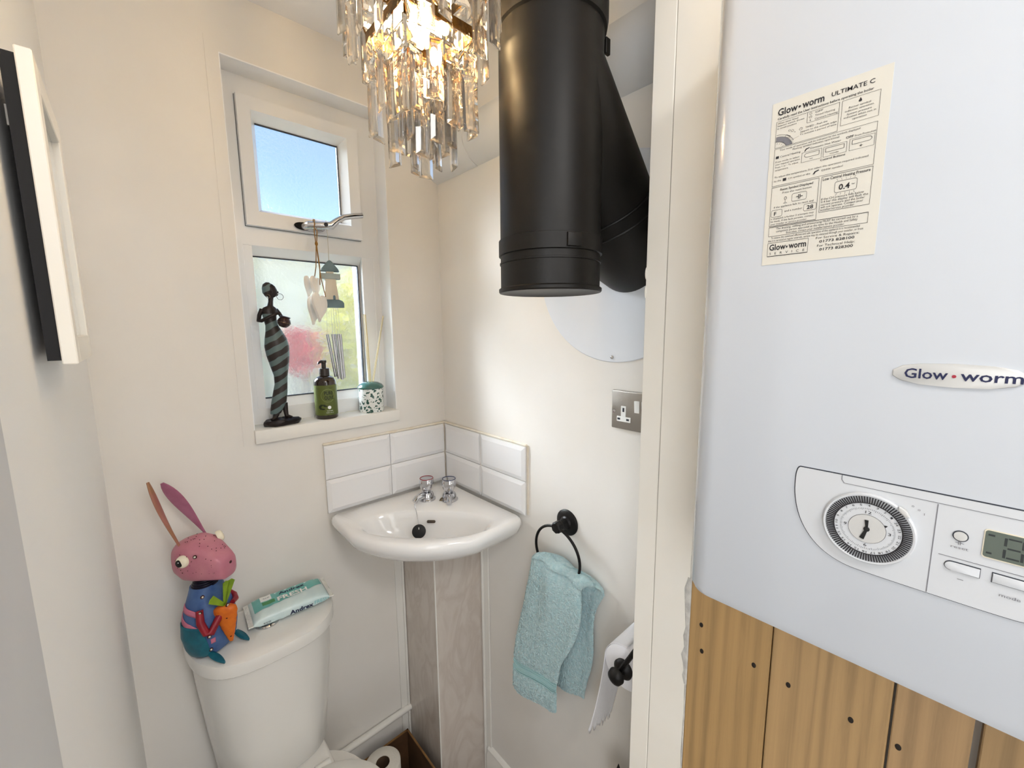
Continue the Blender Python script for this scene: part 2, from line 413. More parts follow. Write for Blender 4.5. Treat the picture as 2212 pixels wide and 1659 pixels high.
# boards below and behind the boiler
ys = [-.947, -1.0655, -1.194, -1.261, -1.38, -1.50, -1.62]
gaps = [.0014, .0015, .0025, .0065, .002, .002, .002]
planks = []
for i in range(6):
    y1 = ys[i]-gaps[i]/2; y0 = ys[i+1]+gaps[i+1]/2
    pl = B().box(XP, XP+.019, y0, y1, FL, CE, .0012, 1).build('plank', woods[i % 4], wall_boards)
    planks.append(pl)
for i, y, z in ((0, -.967, -.150), (0, -.970, -.195), (0, -1.045, -.171), (1, -1.089, -.173), (1, -1.158, -.175), (2, -1.203, -.177)):
    B().lathe([(.0029, 0), (.0029, .0006), (.0016, .0010), (.0005, .0011)], (XP, y, z), 12, Matrix.Rotation(R(-90), 3, 'Y'), sx=1.4).build('nail', nail_m, planks[i])

# bevelled tiles of the splashback
def tile_mesh(wd, ht, right_cut=True):
    bv = .012; t = .009
    q = [(0, 0), (wd, 0), (wd, ht), (0, ht)]
    a = [(x, 0, z) for x, z in q]; c = [(x, -t+.004, z) for x, z in q]
    x0, x1 = bv, wd-(bv if right_cut else 0)
    d = [(x0, -t, bv), (x1, -t, bv), (x1, -t, ht-bv), (x0, -t, ht-bv)]
    return B().loft([a, c, d]).mesh('tile', tile_m, 5)
fullt = tile_mesh(.1995, .0995); cutA = tile_mesh(.199, .0995, False); cutB = tile_mesh(.195, .0995, False)
for zb in (-.2025, -.1010):
    for x, me in ((-.4135, fullt), (-.2125, cutA)):
        o = bpy.data.objects.new('tile', me); col.objects.link(o); o.parent = wall_window; o.location = (x, -.004, zb)
    for y, me in ((-.4135, fullt), (-.2125, cutB)):
        # on the right wall the tile runs away from the corner
        o = bpy.data.objects.new('tile', me); col.objects.link(o); o.parent = wall_right
        o.location = (-.004, y+(.1995 if me is fullt else .2), zb); o.rotation_euler = (0, 0, R(-90))
b = B(); b.box(-.412, 0, -.0045, 0, -.201, .001); b.box(-.415, -.004, -.008, 0, 0, .006, .002, 1)
b.build('grout', grout_m, wall_window)
b = B(); b.box(-.0045, 0, -.412, 0, -.201, .001); b.box(-.008, 0, -.416, -.004, 0, .006, .002, 1); b.box(-.0035, 0, -.420, -.4138, -.2, .002)
b.build('grout', grout_m, wall_right)

# skirting and the white pipe by the floor
b = B(); pr = [(0, FL), (-.016, FL), (-.016, FL+.085), (-.012, FL+.095), (-.012, FL+.104), (-.006, FL+.112), (0, FL+.114)]
b.extr([(x, -.222, z) for x, z in pr], (0, -.628, 0))
struct(b.build('baseboard_right', white_m), 'white moulded skirting board below the toilet roll', 'skirting board')
tag(B().tube([(-.854, -.0115, -.992), (-.187, -.0115, -.992)], .0105, 14).build('water_pipe', white_m), 'white painted pipe running along the wall behind the toilet', 'pipe')

for q in ((WX0, WX1, -.0008, YR+.002, WZ1-.002, WZ1+.001), (WX1-.002, WX1+.001, -.0008, YR+.002, .0735, WZ1-.002), (WX0-.001, WX0+.002, -.0008, YR+.002, .0735, WZ1-.002)):
    B().box(*q).build('added_reveal_liner', mat('white_reveal_gloss', (248, 249, 250), .3), wall_window)  # thin white liners added to brighten the gloss painted reveals
# window: outer frame, opening top light, fixed lower light
win = bpy.data.objects.new('window_1', None); col.objects.link(win); win.location = (-.38, YR, .075)
struct(win, 'white plastic window with a small opening light above a fixed frosted pane', 'window'); ORG['window_1'] = V((-.38, YR, .075))
def rect(x0, x1, z0, z1, y): return [(x0, y, z0), (x1, y, z0), (x1, y, z1), (x0, y, z1)]
def ring(b, o, yo, i, yi):
    return b.loft([rect(*o, yo), rect(*i, yi)], cap=False)
FX0, FX1, FZ0, FZ1 = WX0, WX1, .074, WZ1
TA = (-.543, -.240, .594, .908)      # top light rebate
LA = (-.552, -.203, .116, .548)      # lower light rebate
b = B()
for x0, x1, z0, z1 in ((FX0, TA[0], FZ0, FZ1), (TA[1], FX1, FZ0, FZ1), (TA[0], TA[1], TA[3], FZ1), (TA[0], TA[1], LA[3], TA[2]),
                       (TA[0], LA[0]+.02, FZ0, LA[3]), (LA[0]+.02, TA[1], FZ0, LA[2])):
    b.box(x0, x1, YR, .14, z0, z1)
b.build('outer_frame', upvc_m, win)
b = B()
ring(b, LA, YR-.001, (-.541, -.246, .141, .523), .092)
ring(b, (LA[0]-.006, LA[1]+.006, LA[2]-.006, LA[3]+.006), YR-.001, LA, YR-.001)
b.build('glazing_bead', upvc_m, win)
b = B()
SA = (TA[0]+.0015, TA[1]-.0015, TA[2]+.0015, TA[3]-.0015)
IA = (-.512, -.272, .632, .876)
ring(b, SA, .11, SA, .048); ring(b, SA, .048, IA, .050); ring(b, IA, .050, (-.497, -.289, .645, .859), .086)
sash = b.build('sash', upvc_m, win)
pb = B().box(-.545, -.242, .094, .098, .137, .527); pb.build('pane', pane_m, win)
B().box(-.500, -.286, .088, .092, .642, .862).build('pane', pane_m, sash)
b = B(); b.box(-.2485, -.2455, .084, .094, .142, .522); b.box(-.541, -.246, .088, .094, .522, .5245); b.box(-.541, -.246, .088, .094, .1395, .142); b.build('seal', gap_m, win)
b = B(); b.box(-.2915, -.289, .080, .088, .645, .859); b.box(-.497, -.289, .083, .088, .857, .8595); b.build('seal', gap_m, sash)
b = B(); ring(b, TA, YR-.0008, SA, YR-.0008); b.build('shadow_gap', mat('gap_shade_grey', (120, 118, 116), .7), win)  # flat grey ring painted as the shadow line round the sash
# handle
h = B()
h.loft([[(-.393+.040*math.copysign(abs(math.cos(t))**.6, math.cos(t)), y, .609+.011*math.sin(t)) for t in [2*math.pi*i/24 for i in range(24)]] for y in (.049, .040)])
h.build('handle_base', chrome, win)
h = B(); h.tube([(-.405, .043, .609), (-.400, .026, .611), (-.372, .016, .612), (-.345, .010, .615), (-.330, .004, .630), (-.312, .000, .641), (-.285, -.004, .648), (-.262, -.006, .653)],
                [.010, .010, .0105, .011, .008, .0075, .0078, .0078], 14)
hd = h.build('handle', chrome, win)
B().cyl((-.362, .006, .614), (-.362, .001, .614), .0055, n=16).build('lock_button', gap_m, hd)
# sill
s = B(); s.box(WX0-.001, WX1+.004, -.014, YR+.004, .038, .0735, .003, 2)
struct(s.build('window_sill', white_m), 'white window sill board holding the figurine and the soap bottle', 'window sill')

# =================================================================== OUTSIDE (seen only through the frosted panes)
struct(B().box(-6, 8, .16, 14, FL-.1, FL-.02).build('ground_outside', mat('lawn', (84, 92, 34), .9, c2=(70, 80, 28), nscale=3)), 'garden ground outside the window', 'ground')
def bush(name, label, c, rad, m, n, seed):
    rg = random.Random(seed); t = thing(name, label, 'shrub', (c[0], c[1], FL-.02))
    B().tube([(c[0], c[1], FL-.02), (c[0]+.03, c[1], c[2]-rad[2]*.3)], [.05, .03], 8).build('trunk', core_m, t)
    b = B()
    for i in range(n):
        d = V((rg.gauss(0, 1), rg.gauss(0, 1), rg.gauss(0, 1))).normalized()*rg.uniform(.55, 1)
        p = V((c[0]+d.x*rad[0], c[1]+d.y*rad[1], c[2]+d.z*rad[2])); a = V((rg.gauss(0, 1), rg.gauss(0, 1), rg.gauss(0, 1))).normalized()
        e = a.orthogonal().normalized(); g = rg.uniform(.05, .1)
        b.poly([p-a*g, p+e*g*.45, p+a*g, p-e*g*.45])
    o = b.build('foliage', m, t, recalc=False); o['kind'] = 'stuff'
lime = mat('lime_leaves', (224, 212, 70), .7, c2=(206, 202, 60), nscale=4)
bush('garden_shrub', 'yellow green shrub blurred behind the frosted lower pane', (1.14, 3.05, .05), (.60, .42, 1.05), lime, 1500, 1)
bush('flowering_shrub', 'red flowering shrub blurred behind the frosted lower pane', (.15, 2.2, .17), (.13, .10, .16), mat('red_petals', (178, 40, 36), .7), 420, 2)
fence = thing('garden_wall', 'pale rendered garden wall outside behind the frosted pane', 'wall', (.3, 4.4, FL-.02))
B().box(-3.5, 4.5, 4.35, 4.5, FL-.02, 1.20).build('render', mat('pale_render', (250, 240, 218), .8, bump=.2), fence)
B().box(-3.5, 4.5, 4.31, 4.54, 1.20, 1.25).build('coping', mat('coping_stone', (226, 206, 170), .8), fence)

# =================================================================== BOXED PIPE COVER AND BASIN
pc = thing('pipe_boxing', 'beige marble effect boxing in the corner under the basin', 'panel', (-.185, -.205, FL))
B().box(-.187, -.177, -.205, -.001, FL, -.333).build('side_panel', marble, pc)
B().box(-.177, -.001, -.205, -.195, FL, -.333).build('front_panel', marble, pc)
B().box(-.1885, -.1855, -.2065, -.2035, FL, -.333).build('corner_trim', white_m, pc)
for x0, x1, y0, y1 in ((-.217, -.1875, -.006, -.0005), (-.0060, -.0005, -.236, -.2055)):
    B().box(x0, x1, y0, y1, FL, -.333, .0015, 1).build('edge_strip', white_m, pc)
B().box(-.1955, -.1878, -.014, -.006, FL, -.335, .002, 1).build('bead_strip', white_m, pc)
B().box(-.014, -.006, -.2145, -.206, FL, -.335, .002, 1).build('bead_strip', white_m, pc)

bas = thing('corner_basin', 'white ceramic corner wash basin with chrome taps under the tiles', 'wash basin', (-.2, -.2, -.34))
cx, cy = -.20, -.20
N = 144
def outline(th):
    d = V((math.cos(th), math.sin(th))); best = None
    # front arc
    ac = V((-.085, -.085)); ar = .342
    bq = (V((cx, cy))-ac).dot(d); cq = (V((cx, cy))-ac).length_squared-ar*ar
    t = -bq+math.sqrt(bq*bq-cq)
    lim = [t]
    if d.x > 1e-6: lim.append((-.0135-cx)/d.x)
    if d.y > 1e-6: lim.append((-.0135-cy)/d.y)
    if d.x < -1e-6: lim.append((-.415-cx)/d.x)
    if d.y < -1e-6: lim.append((-.415-cy)/d.y)
    return min(lim)
raw = [outline(2*math.pi*i/N) for i in range(N)]
sm = [sum(raw[(i+k) % N] for k in (-1, 0, 1))/3 for i in range(N)]
def bowl(th):          # bowl mouth measured from the bowl centre
    n_ = V((-.7071, -.7071)); t_ = V((.7071, -.7071))
    d = V((math.cos(th), math.sin(th))); a = d.dot(t_); c = d.dot(n_)
    A, Bk, Bf = .180, .062, .092
    bb = Bf if c > 0 else Bk
    return (abs(a/A)**2.4+abs(c/bb)**2.4)**(-1/2.4)
bc = V((-.2255, -.2405))
rings = []
def rg_out(scale, z, off=0, tow=0):
    out = []
    for i in range(N):
        th = 2*math.pi*i/N; r = sm[i]*scale-off
        p = V((cx+r*math.cos(th), cy+r*math.sin(th)))
        wallside = max(0, min(1, (-p.x < .05) or (-p.y < .05)))
        out.append((p.x, p.y, z))
    return out
def shrink(k, z):      # underside: pulls in towards the corner
    out = []
    for i in range(N):
        th = 2*math.pi*i/N; r = sm[i]; p = V((cx+r*math.cos(th), cy+r*math.sin(th)))
        c0 = V((-.06, -.06)); q = c0+(p-c0)*k
        q.x = min(q.x, -.004); q.y = min(q.y, -.004)
        out.append((q.x, q.y, z))
    return out
RZ = -.2045
for k, z in ((.30, -.345), (.46, -.335), (.62, -.318), (.78, -.296), (.90, -.272), (.965, -.250), (.992, -.232)):
    rings.append(shrink(k, z))
rings += [rg_out(1, -.222), rg_out(1, RZ-.009, .001), rg_out(1, RZ-.003, .004), rg_out(1, RZ, .011)]
def rg_bowl(k, z, sh=0):
    out = []
    for i in range(N):
        th = 2*math.pi*i/N; r = bowl(th)*k
        out.append((bc.x+sh*-.02+r*math.cos(th), bc.y+sh*-.02+r*math.sin(th), z))
    return out
rings += [rg_bowl(1.06, RZ-.0005), rg_bowl(1.0, RZ-.006), rg_bowl(.94, RZ-.020), rg_bowl(.86, RZ-.045), rg_bowl(.74, RZ-.068, .1), rg_bowl(.52, RZ-.085, .2), rg_bowl(.25, RZ-.092, .2), rg_bowl(.1, RZ-.093, .2)]
B().loft(rings).build('bowl', cer_old, bas, 60)
# overflow slot, waste
ov = V((-.1935, -.2085, RZ-.026)); nn = V((-.7071, -.7071, .45)).normalized(); tt = V((.7071, -.7071, 0)); uu = nn.cross(tt)
o2 = [ov+tt*(.0085*math.copysign(1, math.cos(t))+.004*math.cos(t))+uu*(.0042*math.sin(t)) for t in [2*math.pi*(i+.5)/20 for i in range(20)]]
B().extr([p-nn*.002 for p in o2], nn*.0035).build('overflow_slot', mat('overflow_grille', (70, 58, 48), .5), bas)
B().lathe([(.019, -.002), (.019, .002), (.012, .003), (.011, .0), (.001, -.001)], (bc.x-.004, bc.y-.004, RZ-.0915), 24).build('waste_ring', chrome, bas)
def tap(x, y, aim, ring_m):
    d = V((aim[0], aim[1], 0)).normalized(); o = V((x, y, RZ))
    body = B().lathe([(.0265, 0), (.0265, .003), (.0220, .006), (.0210, .016), (.0180, .024), (.010, .027), (.009, .033)], o, 28)
    body.tube([o+V((0, 0, .014))+d*.008, o+V((0, 0, .019))+d*.028, o+V((0, 0, .019))+d*.046, o+V((0, 0, .011))+d*.056], [.012, .011, .0095, .0085], 14)
    t = body.build('tap', chrome, bas, 40)
    n = 28; prof = [(.014, .030), (.0205, .040), (.0235, .052), (.0225, .064), (.0200, .069), (.002, .070)]
    rings = [[(o.x+r*(1+.06*math.cos(4*a))*math.cos(a), o.y+r*(1+.06*math.cos(4*a))*math.sin(a), o.z+z) for a in [2*math.pi*j/n for j in range(n)]] for r, z in prof]
    B().loft(rings).build('tap_knob', chrome, t, 40)
    B().tube([(o.x+.0200*math.cos(a), o.y+.0200*math.sin(a), o.z+.069) for a in [2*math.pi*j/24 for j in range(24)]], .0013, 6, closed=True).build('indicator_ring', ring_m, t)
tap(-.148, -.113, (-1, -.32), mat('red_ring', (150, 40, 52), .3))
tap(-.100, -.166, (-.62, -.9), mat('blue_ring', (52, 62, 96), .3))
ch = [(-.106, -.150, RZ+.010), (-.122, -.150, RZ+.004), (-.130, -.158, RZ+.004), (-.124, -.163, RZ+.004), (-.118, -.156, RZ+.005)]
B().tube(ch, .0018, 6).build('chain_loop', mat('tarnished_chain', (120, 104, 76), .35, .8), bas)
pt = V((-.207, -.138, RZ+.010))
B().tube([pt, (-.2130, -.1540, RZ+.0030), (-.2175, -.1660, RZ+.0012), (-.2265, -.1935, RZ-.026)], .0012, 6).build('plug_chain', chrome, bas)
pl = B(); nn = V((-.55, -.72, .42)).normalized(); mt = nn.to_track_quat('Z', 'Y').to_matrix()
pl.lathe([(.013, -.008), (.0165, -.002), (.0195, 0), (.0195, .004), (.012, .0055), (.001, .006)], (-.231, -.203, RZ-.045), 28, mt)
pg = pl.build('plug', black_rubber, bas)
B().tube([(-.2265, -.1935, RZ-.026), (-.2335, -.2075, RZ-.037), (-.2285, -.2035, RZ-.037)], .0012, 6, closed=True).build('plug_ring', chrome, pg)

# =================================================================== TOILET
tc = -.604; toi = thing('toilet', 'white close coupled toilet with closed lid under the window', 'toilet', (tc, -.3, FL))
def dsec(hw, d0, d1, z, n=40, pw=3.2):   # D-shaped plan: flat to the wall, bowed front
    out = []
    for i in range(n+1):
        a = math.pi*i/n; c, s_ = math.cos(a), math.sin(a)
        out.append((tc-hw*math.copysign(abs(c)**(2/pw), c), d0-(d1)*abs(s_)**(2/2.6), z))
    return out
B().loft([dsec(.118, -.02, .130, -.792), dsec(.126, -.015, .146, -.78), dsec(.138, -.01, .168, -.66), dsec(.150, -.008, .182, -.52), dsec(.154, -.008, .188, -.432)]).build('cistern', cistern_m, toi, 40)
lid = B().loft([dsec(.159, -.006, .196, -.433), dsec(.1635, -.004, .203, -.428), dsec(.1635, -.004, .204, -.410), dsec(.1615, -.004, .201, -.401), dsec(.151, -.006, .188, -.3955), dsec(.135, -.01, .165, -.3945)]).build('cistern_lid', cistern_m, toi, 40)
bz = -.3945
fb = B().lathe([(.0275, 0), (.0275, .003), (.0245, .0055), (.0205, .004), (.0205, .002)], (-.606, -.100, bz), 36).build('flush_button', chrome, toi)
B().lathe([(.0195, .001), (.0195, .0045), (.015, .0055), (.001, .005)], (-.606, -.100, bz), 36).build('button_cap', chrome, fb)
def pan(hw, yb, yf, z, n=48):
    out = []
    for i in range(n):
        a = 2*math.pi*i/n; c, s_ = math.cos(a), math.sin(a)
        ym = yb+(yf-yb)*.42
        yy = ym-(ym-yf)*(-s_) if s_ < 0 else ym+(yb-ym)*s_**.75
        if s_ < 0: yy = ym+(yf-ym)*(-s_)
        out.append((tc+hw*math.copysign(abs(c)**.85, c), yy, z))
    return out
B().loft([pan(.11, -.10, -.42, FL), pan(.10, -.10, -.40, FL+.06), pan(.105, -.09, -.42, FL+.18), pan(.155, -.08, -.56, FL+.33), pan(.178, -.10, -.63, FL+.395), pan(.176, -.10, -.63, FL+.405)]).build('pan', ceramic, toi, 50)
B().box(tc-.105, tc+.105, -.20, -.03, FL+.34, -.792, .012, 3).build('cistern_shelf', ceramic, toi, 50)
B().loft([pan(.180, -.195, -.640, FL+.407), pan(.186, -.190, -.646, FL+.412), pan(.186, -.190, -.646, FL+.424), pan(.180, -.195, -.640, FL+.428)]).build('seat', white_m, toi, 50)
B().loft([pan(.182, -.195, -.642, FL+.429), pan(.188, -.188, -.648, FL+.434), pan(.188, -.188, -.648, FL+.442), pan(.178, -.198, -.638, FL+.450), pan(.13, -.24, -.55, FL+.4545), pan(.05, -.34, -.45, FL+.456)]).build('seat_lid', white_m, toi, 50)
for sx in (-.075, .075):
    B().cyl((tc+sx-.018, -.192, FL+.436), (tc+sx+.018, -.192, FL+.436), .011, n=16).build('hinge', white_m, toi)

# cardboard box and spare rolls on the floor
bx = thing('cardboard_box', 'open brown cardboard box on the floor between toilet and boxing', 'box', (-.31, -.17, FL))
for x0, x1, y0, y1, z0, z1 in ((-.404, -.214, -.330, -.326, FL, -1.045), (-.404, -.214, -.040, -.036, FL, -1.045), (-.404, -.400, -.326, -.040, FL, -1.045), (-.218, -.214, -.326, -.040, FL, -1.045)):
    B().box(x0, x1, y0, y1, z0, z1).build('side', dark_card, bx)
B().box(-.404, -.214, -.330, -.036, FL, FL+.003).build('base', dark_card, bx)
b = B()
b.box(-.2186, -.2134, -.330, -.036, -1.046, -1.0425); b.box(-.404, -.2134, -.0404, -.0354, -1.046, -1.0425)
b.build('cut_edge', card_m, bx)
def roll_v(name, label, x, y, z0, h_=.1, r=.054):
    t = thing(name, label, 'toilet roll', (x, y, z0), 'spare rolls in the box')
    B().lathe([(.021, 0), (r-.003, 0), (r, .003), (r, h_-.003), (r-.003, h_), (.021, h_), (.021, 0)], (x, y, z0), 40, cap=False).build('paper', tissue_core, t, 50)
    B().lathe([(.0208, .001), (.0208, h_-.001), (.0196, h_-.001), (.0196, .001)], (x, y, z0), 32, cap=False).build('core', core_m, t)
roll_v('toilet_roll', 'spare toilet roll at the bottom of the cardboard box', -.335, -.098, FL+.003)
roll_v('toilet_roll', 'spare toilet roll standing upright on top in the cardboard box', -.333, -.097, FL+.104)

# =================================================================== FLUE, PLATE, DUCT
PX, PY, PR = -.247, -.720, .084
fl = thing('flue_pipe', 'large black enamelled stove flue with angled branch into the wall', 'flue pipe', (PX, PY, .385))
B().lathe([(.002, .3905), (PR-.006, .3905), (PR+.002, .3870), (PR+.0035, .3890), (PR+.0035, .3935), (PR, .396)], (PX, PY, 0), 64).build('end_cap', black_enamel, fl, 30)
B().lathe([(PR, .394), (PR, .80)], (PX, PY, 0), 64, cap=False).build('upright', black_enamel, fl)
b = B()
b.lathe([(PR, .4335), (PR+.0015, .434), (PR+.0015, .4365), (PR, .437)], (PX, PY, 0), 64, cap=False)
b.lathe([(PR, .447), (PR+.003, .448), (PR+.003, .4720), (PR, .473)], (PX, PY, 0), 64, cap=False)
cl = b.build('locking_band', black_enamel, fl, 30)
a0 = R(247)
b = B(); 
for da in (0,):
    c = V((PX+(PR+.004)*math.cos(a0), PY+(PR+.004)*math.sin(a0), .46)); e = V((-math.sin(a0), math.cos(a0), 0)); nr = V((math.cos(a0), math.sin(a0), 0))
    pts = [c+e*sx*.012+V((0, 0, sz*.010))-nr*.002 for sx, sz in ((-1, -1), (1, -1), (1, 1), (-1, 1))]
    b.extr(pts, nr*.004, .0008)
b.build('band_clasp', black_enamel, cl)
B().lathe([(PR, .786), (PR+.004, .788), (PR+.006, .80), (PR+.006, CE)], (PX, PY, 0), 64, cap=False).build('upper_section', black_enamel, fl, 30)
B().box(PX+PR-.004, PX+PR+.008, PY-.05, PY-.044, .775, .80, .001, 1).build('band_clip', black_enamel, fl)
# angled branch, bend, then into the wall
yp = PY; zc = .485
path = [(PX, yp, zc+.045+.202), (-.075, yp, zc+.075)]
br = B().tube(path, PR, 56, cap=False).build('branch', black_enamel, fl)
# mitred bend
pts = [(-.078, yp, zc+.078), (-.052, yp, zc+.052), (-.034, yp, zc+.028), (-.018, yp, zc+.010), (-.0035, yp, zc+.001)]
def bend_rings(pts, rad):
    rings = []
    dirs = [V((1, 0, -1)).normalized(), V((1, 0, -1)).normalized(), V((1, 0, -.62)).normalized(), V((1, 0, -.25)).normalized(), V((1, 0, 0))]
    for p, d in zip(pts, dirs):
        e2 = d.cross(V((0, 1, 0))).normalized(); rings.append([V(p)+V((0, 1, 0))*rad*math.cos(t)+e2*rad*math.sin(t) for t in [2*math.pi*j/56 for j in range(56)]])
    return rings
B().loft(bend_rings(pts, PR+.0012), cap=False).build('bend', black_enamel, fl, 60)
b = B()
for c in ((-.078, yp, zc+.078), (-.060, yp, zc+.060)):
    d = V((1, 0, -1)).normalized(); e2 = d.cross(V((0, 1, 0))).normalized()
    b.tube([V(c)+V((0, 1, 0))*(PR+.001)*math.cos(t)+e2*(PR+.001)*math.sin(t) for t in [2*math.pi*j/56 for j in range(56)]], .0022, 6, closed=True)
b.build('bend_seam', black_enamel, fl)
B().lathe([(.219, 0), (.219, .0015), (.2175, .0028), (.01, .0030)], (0, -.687, .4695), 96, Matrix.Rotation(R(-90), 3, 'Y')).build('wall_plate', mat('plate_white', (232, 236, 242), .45, c2=(224, 229, 236), nscale=3))
wp = bpy.data.objects['wall_plate']; tag(wp, 'round white blanking plate on the wall behind the flue branch', 'wall plate')
B().lathe([(.0042, .003), (.0040, .0052), (.0012, .0062), (.001, .004)], (0, -.686, .262), 16, Matrix.Rotation(R(-90), 3, 'Y')).build('screw', chrome, wp)
# round white duct along the top of the right wall
prof = []
for i in range(25):
    a = R(105+150*i/24); prof.append((.0195+.0745*math.cos(a), .865+.0745*math.sin(a)))
prof = [(0, prof[0][1])]+[(x, z) for x, z in prof if x < 0]+[(0, prof[-1][1])]
du = tag(B().extr([(x, -.001, z) for x, z in prof], (0, -.848, 0)).build('ceiling_duct', duct_m, sharp=25), 'white rounded duct running along the right wall near the ceiling', 'duct')
b = B(); b.extr([((x-.0195)*1.018+.0195-.0005, -.185, .865+(z-.865)*1.018) for x, z in prof], (0, -.03, 0)); b.build('joint_strap', duct_m, du, 25)
B().box(-.052, -.036, -.225, -.185, .912, .922, .002, 1).build('torn_tape', mat('brown_tape', (176, 142, 112), .7), du)

# =================================================================== SOCKET, TOWEL RING, TOWEL, ROLL HOLDER
def onB(y, z, x=0): return V((x, y, z))
so = thing('wall_socket', 'brushed steel double power socket half hidden by the door lining', 'socket', (0, -.765, .104))
B().box(-.0085, 0, -.836, -.691, .1045, .1905, .003, 3).build('face_plate', steel, so)
for y in (-.722, -.805):
    b = B(); b.box(-.0098, -.008, y-.018, y+.016, .122, .1335, .0005, 1); b.box(-.0098, -.008, y-.006, y+.006, .1335, .157, .0005, 1)
    b.build('socket_face', white_print, so)
for y0, z0, dy, dz in ((-.7225, .1487, .0022, .0045), (-.7335, .1278, .0034, .0022), (-.7115, .1278, .0034, .0022), (-.8055, .1487, .0022, .0045), (-.8165, .1278, .0034, .0022), (-.7945, .1278, .0034, .0022)):
    B().box(-.0101, -.0095, y0-dy, y0+dy, z0-dz, z0+dz).build('pin_hole', gap_m, so)
B().extr([(-.0085, -.7665, .1460), (-.0085, -.7665, .1720), (-.0125, -.7665, .1720), (-.0100, -.7665, .1460)], (0, -.0115, 0), .0005).build('rocker_switch', white_print, so)
rk = B().extr([(-.0085, -.7490, .1460), (-.0085, -.7490, .1720), (-.0125, -.7490, .1720), (-.0100, -.7490, .1460)], (0, -.0115, 0), .0005).build('rocker_switch', white_print, so)
B().lathe([(.0038, 0), (.0034, .0016), (.001, .0020)], (-.0085, -.6990, .1435), 16, Matrix.Rotation(R(-90), 3, 'Y')).build('screw', chrome, so)

tr = thing('towel_ring', 'black iron towel ring on the wall beside the basin', 'towel ring', (0, -.561, -.172))
RY = Matrix.Rotation(R(-90), 3, 'Y')
B().lathe([(.034, 0), (.034, .003), (.030, .006), (.018, .008), (.014, .012), (.012, .030)], (0, -.561, -.172), 36, RY).build('wall_rose', black_iron, tr)
B().lathe([(.0125, .028), (.0150, .031), (.0150, .046), (.0120, .049), (.001, .050)], (0, -.561, -.172), 8, RY).build('hexagon_boss', black_iron, tr, 20)
RC = V((-.040, -.560, -.2445)); RRr = .0735
B().tube([(RC.x-.004*math.cos(t), RC.y+RRr*math.sin(t), RC.z+RRr*math.cos(t)) for t in [2*math.pi*i/56 for i in range(56)]], .0036, 10, closed=True).build('ring', black_iron, tr)

tw = thing('hand_towel', 'pale blue terry hand towel hanging through the black ring', 'towel', (-.045, -.53, -.73))
def lerp(a, c, t): return a+(c-a)*t
def sstep(t): t = max(0, min(1, t)); return t*t*(3-2*t)
rgt = random.Random(11)
ph = [rgt.random()*6 for _ in range(6)]
def front_pt(u, v):      # u across, v down
    top_l, top_r = -.482, -.648
    bot_l, bot_r = -.428, -.592
    k = sstep(v*1.15)
    yl, yr = lerp(top_l, bot_l, k), lerp(top_r, bot_r, k)-.022*math.sin(min(1, v*1.7)*3.14)*(1-v*.5)
    y = lerp(yl, yr, u)
    ztop = lerp(-.286, -.300, u)+.020*math.sin(u*3.14)
    zbot = lerp(-.700, -.662, u)-.003*math.sin(u*7)+.022*max(0, abs(u-.5)*2-.75)**1.5*4
    z = lerp(ztop, zbot, v)
    fold = (.010*math.sin(u*7+1.1*v+1.2)+.005*math.sin(u*15-2*v+ph[1]))*max(.12, 1-1.5*v)
    x = -.058-.012*math.sin(min(1, v*4)*1.57)+fold*.9-.006*v
    return V((x, y, z))
def back_pt(u, v):
    top_l, top_r = -.530, -.690
    bot_l, bot_r = -.520, -.640
    k = sstep(v)
    y = lerp(lerp(top_l, bot_l, k), lerp(top_r, bot_r, k)+.026*math.sin(v*6.0)*(1-v), u)
    ztop = lerp(-.285, -.305, u)+.012*math.sin(u*3.14); z = lerp(ztop, lerp(-.650, -.615, u), v)
    fold = .007*math.sin(u*10+ph[2])*(1-.5*v)
    return V((-.020+fold-.004*v, y, z))
def sheet(fn, nu, nv, th, rough, seed, u0=0, u1=1, v0=0, v1=1):
    b = B(); rg = random.Random(seed)
    jit = [[(rg.random()-.5)*rough for j in range(nv+1)] for i in range(nu+1)]
    def P(i, j, side):
        u, v = lerp(u0, u1, i/nu), lerp(v0, v1, j/nv)
        p = fn(u, v); e = .004
        n = (fn(u+e, v)-fn(u-e, v)).cross(fn(u, v+e)-fn(u, v-e)).normalized()
        if n.x > 0: n = -n
        edge = min(1, min(u-u0, u1-u, v-v0, v1-v)*14+.25)
        return p+n*(th*.5*edge*side+jit[i][j]*(1 if side > 0 else .3))
    fr = [[b.bm.verts.new(P(i, j, 1)) for j in range(nv+1)] for i in range(nu+1)]
    bk = [[b.bm.verts.new(P(i, j, -1)) for j in range(nv+1)] for i in range(nu+1)]
    for i in range(nu):
        for j in range(nv):
            b.f([fr[i][j], fr[i+1][j], fr[i+1][j+1], fr[i][j+1]]); b.f([bk[i][j], bk[i][j+1], bk[i+1][j+1], bk[i+1][j]])
    for i in range(nu):
        for j in (0, nv): b.f([fr[i][j], fr[i+1][j], bk[i+1][j], bk[i][j]])
    for j in range(nv):
        for i in (0, nu): b.f([fr[i][j], fr[i][j+1], bk[i][j+1], bk[i][j]])
    return b
sheet(front_pt, 90, 150, .012, .0034, 1, v1=.765).build('front_fold', terry, tw, 60)
sheet(front_pt, 60, 20, .0055, .0003, 2, u0=.01, u1=.99, v0=.762, v1=.845).build('woven_border', terry_band, tw, 60)
b = B()
for v in (.775, .790, .822, .835):
    b.tube([front_pt(.01+.98*i/30, v)+V((-.0032, 0, 0)) for i in range(31)], .0011, 6)
b.build('border_ridge', terry_band, tw)
sheet(front_pt, 90, 30, .012, .0032, 3, v0=.842, v1=1).build('hem_fold', terry, tw, 60)
sheet(back_pt, 70, 110, .012, .0034, 4).build('back_fold', terry, tw, 60)
